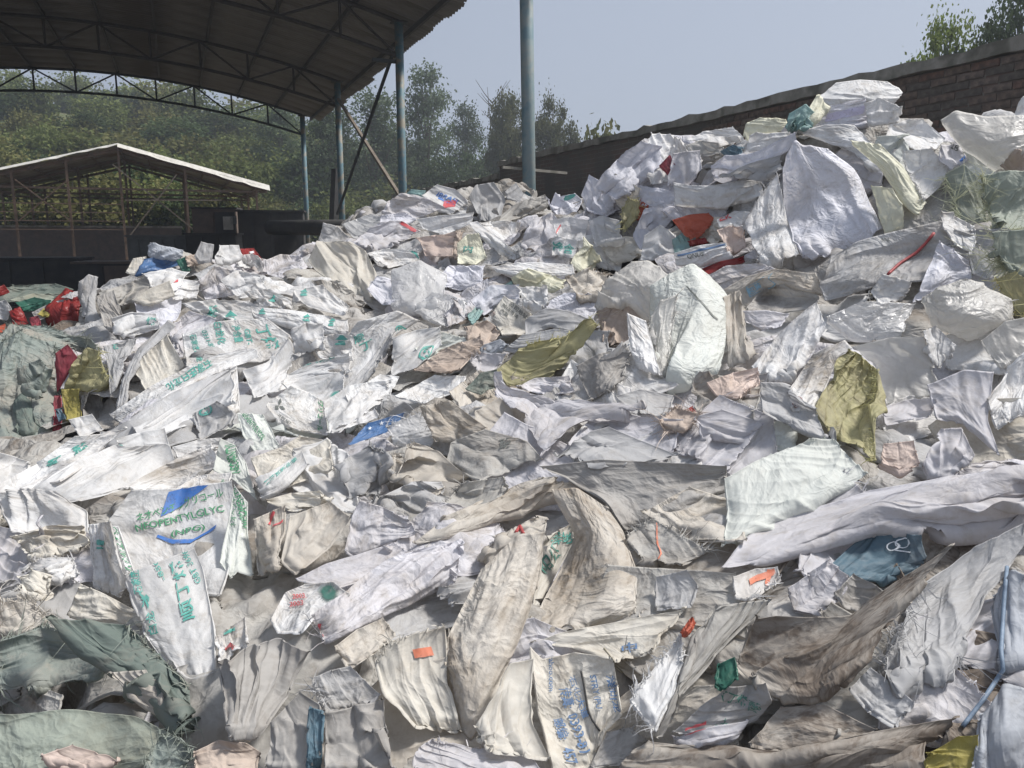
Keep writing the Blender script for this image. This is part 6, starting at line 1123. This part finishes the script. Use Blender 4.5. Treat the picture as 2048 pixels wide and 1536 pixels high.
CAND.sort(key=lambda q: -q[6] / q[5] ** 2); nkeep = max(8, 300 - sum(1 for h in HERO if h['name'] == 'woven_sack')); used = {}
def name_it(o, c, mk):
    pc, _z = proj(c[None]); pc = pc[0]; nm, ap = min(ANCH.items(), key=lambda t_: np.hypot(*(pc - t_[1]))); dv = pc - ap
    dr = ('right of' if dv[0] > 0 else 'left of') if abs(dv[0]) > abs(dv[1]) else ('below' if dv[1] > 0 else 'above')
    used.setdefault((mk, dr, nm), []).append((float(np.hypot(*dv)), o))
for h in HERO:
    if h.get('gap'): name_it(h['o'], h['c'], h['mat'])
for r_, q in enumerate(CAND):
    o, X, N, c, mk, a, k, lay = q
    if r_ >= nkeep or k < 5:
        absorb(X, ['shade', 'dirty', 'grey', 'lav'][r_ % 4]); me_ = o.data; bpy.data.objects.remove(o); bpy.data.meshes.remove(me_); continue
    name_it(o, c, mk)
    if rf.random() < .5: add_fringe(o, X, N, c, 'tblr'[rf.integers(4)], M[mk], 150, .026, a)
ORD = ['nearest', 'second nearest', 'third nearest', 'fourth nearest', 'fifth nearest', 'sixth nearest', 'seventh nearest', 'eighth nearest']
for (mk, dr, nm), L_ in used.items():
    L_.sort(key=lambda t_: t_[0])
    for k, (d_, o) in enumerate(L_): tag(o, ('%s unprinted crumpled sack %s %s' % (CWORD[mk], dr, nm)) if len(L_) == 1 else '%s unprinted sack, %s of its colour %s %s' % (CWORD[mk], ORD[k], dr, nm), 'sack', 'plain unprinted sacks of the heap')
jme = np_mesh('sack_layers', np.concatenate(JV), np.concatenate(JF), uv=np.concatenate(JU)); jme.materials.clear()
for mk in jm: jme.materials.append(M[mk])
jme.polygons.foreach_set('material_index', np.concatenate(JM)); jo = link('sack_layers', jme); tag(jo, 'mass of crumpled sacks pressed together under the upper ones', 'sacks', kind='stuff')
# ---------------------------------------------------------------- cords and straps lying on the sacks
bpy.context.view_layer.update(); DG2 = bpy.context.evaluated_depsgraph_get()
def strap(label, pxs, rad, mat, name='cord', cat='cord', lift=.012):
    q = resample(pxs, 26); D_ = pray(q[:, 0], q[:, 1]); t = []
    for d_ in D_:
        hh_ = sc.ray_cast(DG2, camv, Vector(d_).normalized()); t.append((hh_[1] - camv).length / np.linalg.norm(d_) if hh_[0] else np.nan)
    t = np.array(t); t = np.where(np.isnan(t), np.nanmedian(t), t); k = np.ones(5) / 5; tp = np.pad(t, 2, mode='edge'); t = np.minimum(t, np.convolve(tp, k, 'valid')) - rad * 1.2
    P = CAM + pray(q[:, 0], q[:, 1]) * t[:, None]; c = P.mean(0); mb = MB(); mb.tube([tuple(p - c) for p in P], rad, 6); o = mb.build(name, mat, loc=tuple(c), smooth=True); tag(o, label, cat); return o
bl = simple('blue_strap', (.20, .27, .36), (.14, .19, .26), 30, .6); rd = simple('red_strap', (.42, .07, .07), (.3, .05, .05), 30, .6); th = simple('straw_thread', (.5, .46, .38), (.3, .27, .2), 30, .8)
strap('blue woven strap running down the right edge sacks', [(2014, 1134), (2008, 1200), (2002, 1300), (2006, 1340), (1966, 1400), (1926, 1452)], .0045, bl, 'strap', 'strap')
strap('faded red tie across the bowed grey sack', [(1776, 548), (1800, 526), (1832, 506), (1850, 488), (1868, 466)], .006, rd, 'tie', 'tie')
strap('thin red tie around the sack knot', [(1032, 1064), (1040, 1052), (1046, 1066)], .005, rd, 'tie', 'tie')
strap('dark thread curling over the blue character sack', [(1162, 1342), (1168, 1370), (1176, 1420), (1184, 1440), (1200, 1462)], .0022, dk, 'thread', 'thread')
strap('beige thread hanging from the cream sack lip', [(1208, 1296), (1226, 1318), (1232, 1336), (1246, 1346)], .002, th, 'thread', 'thread')
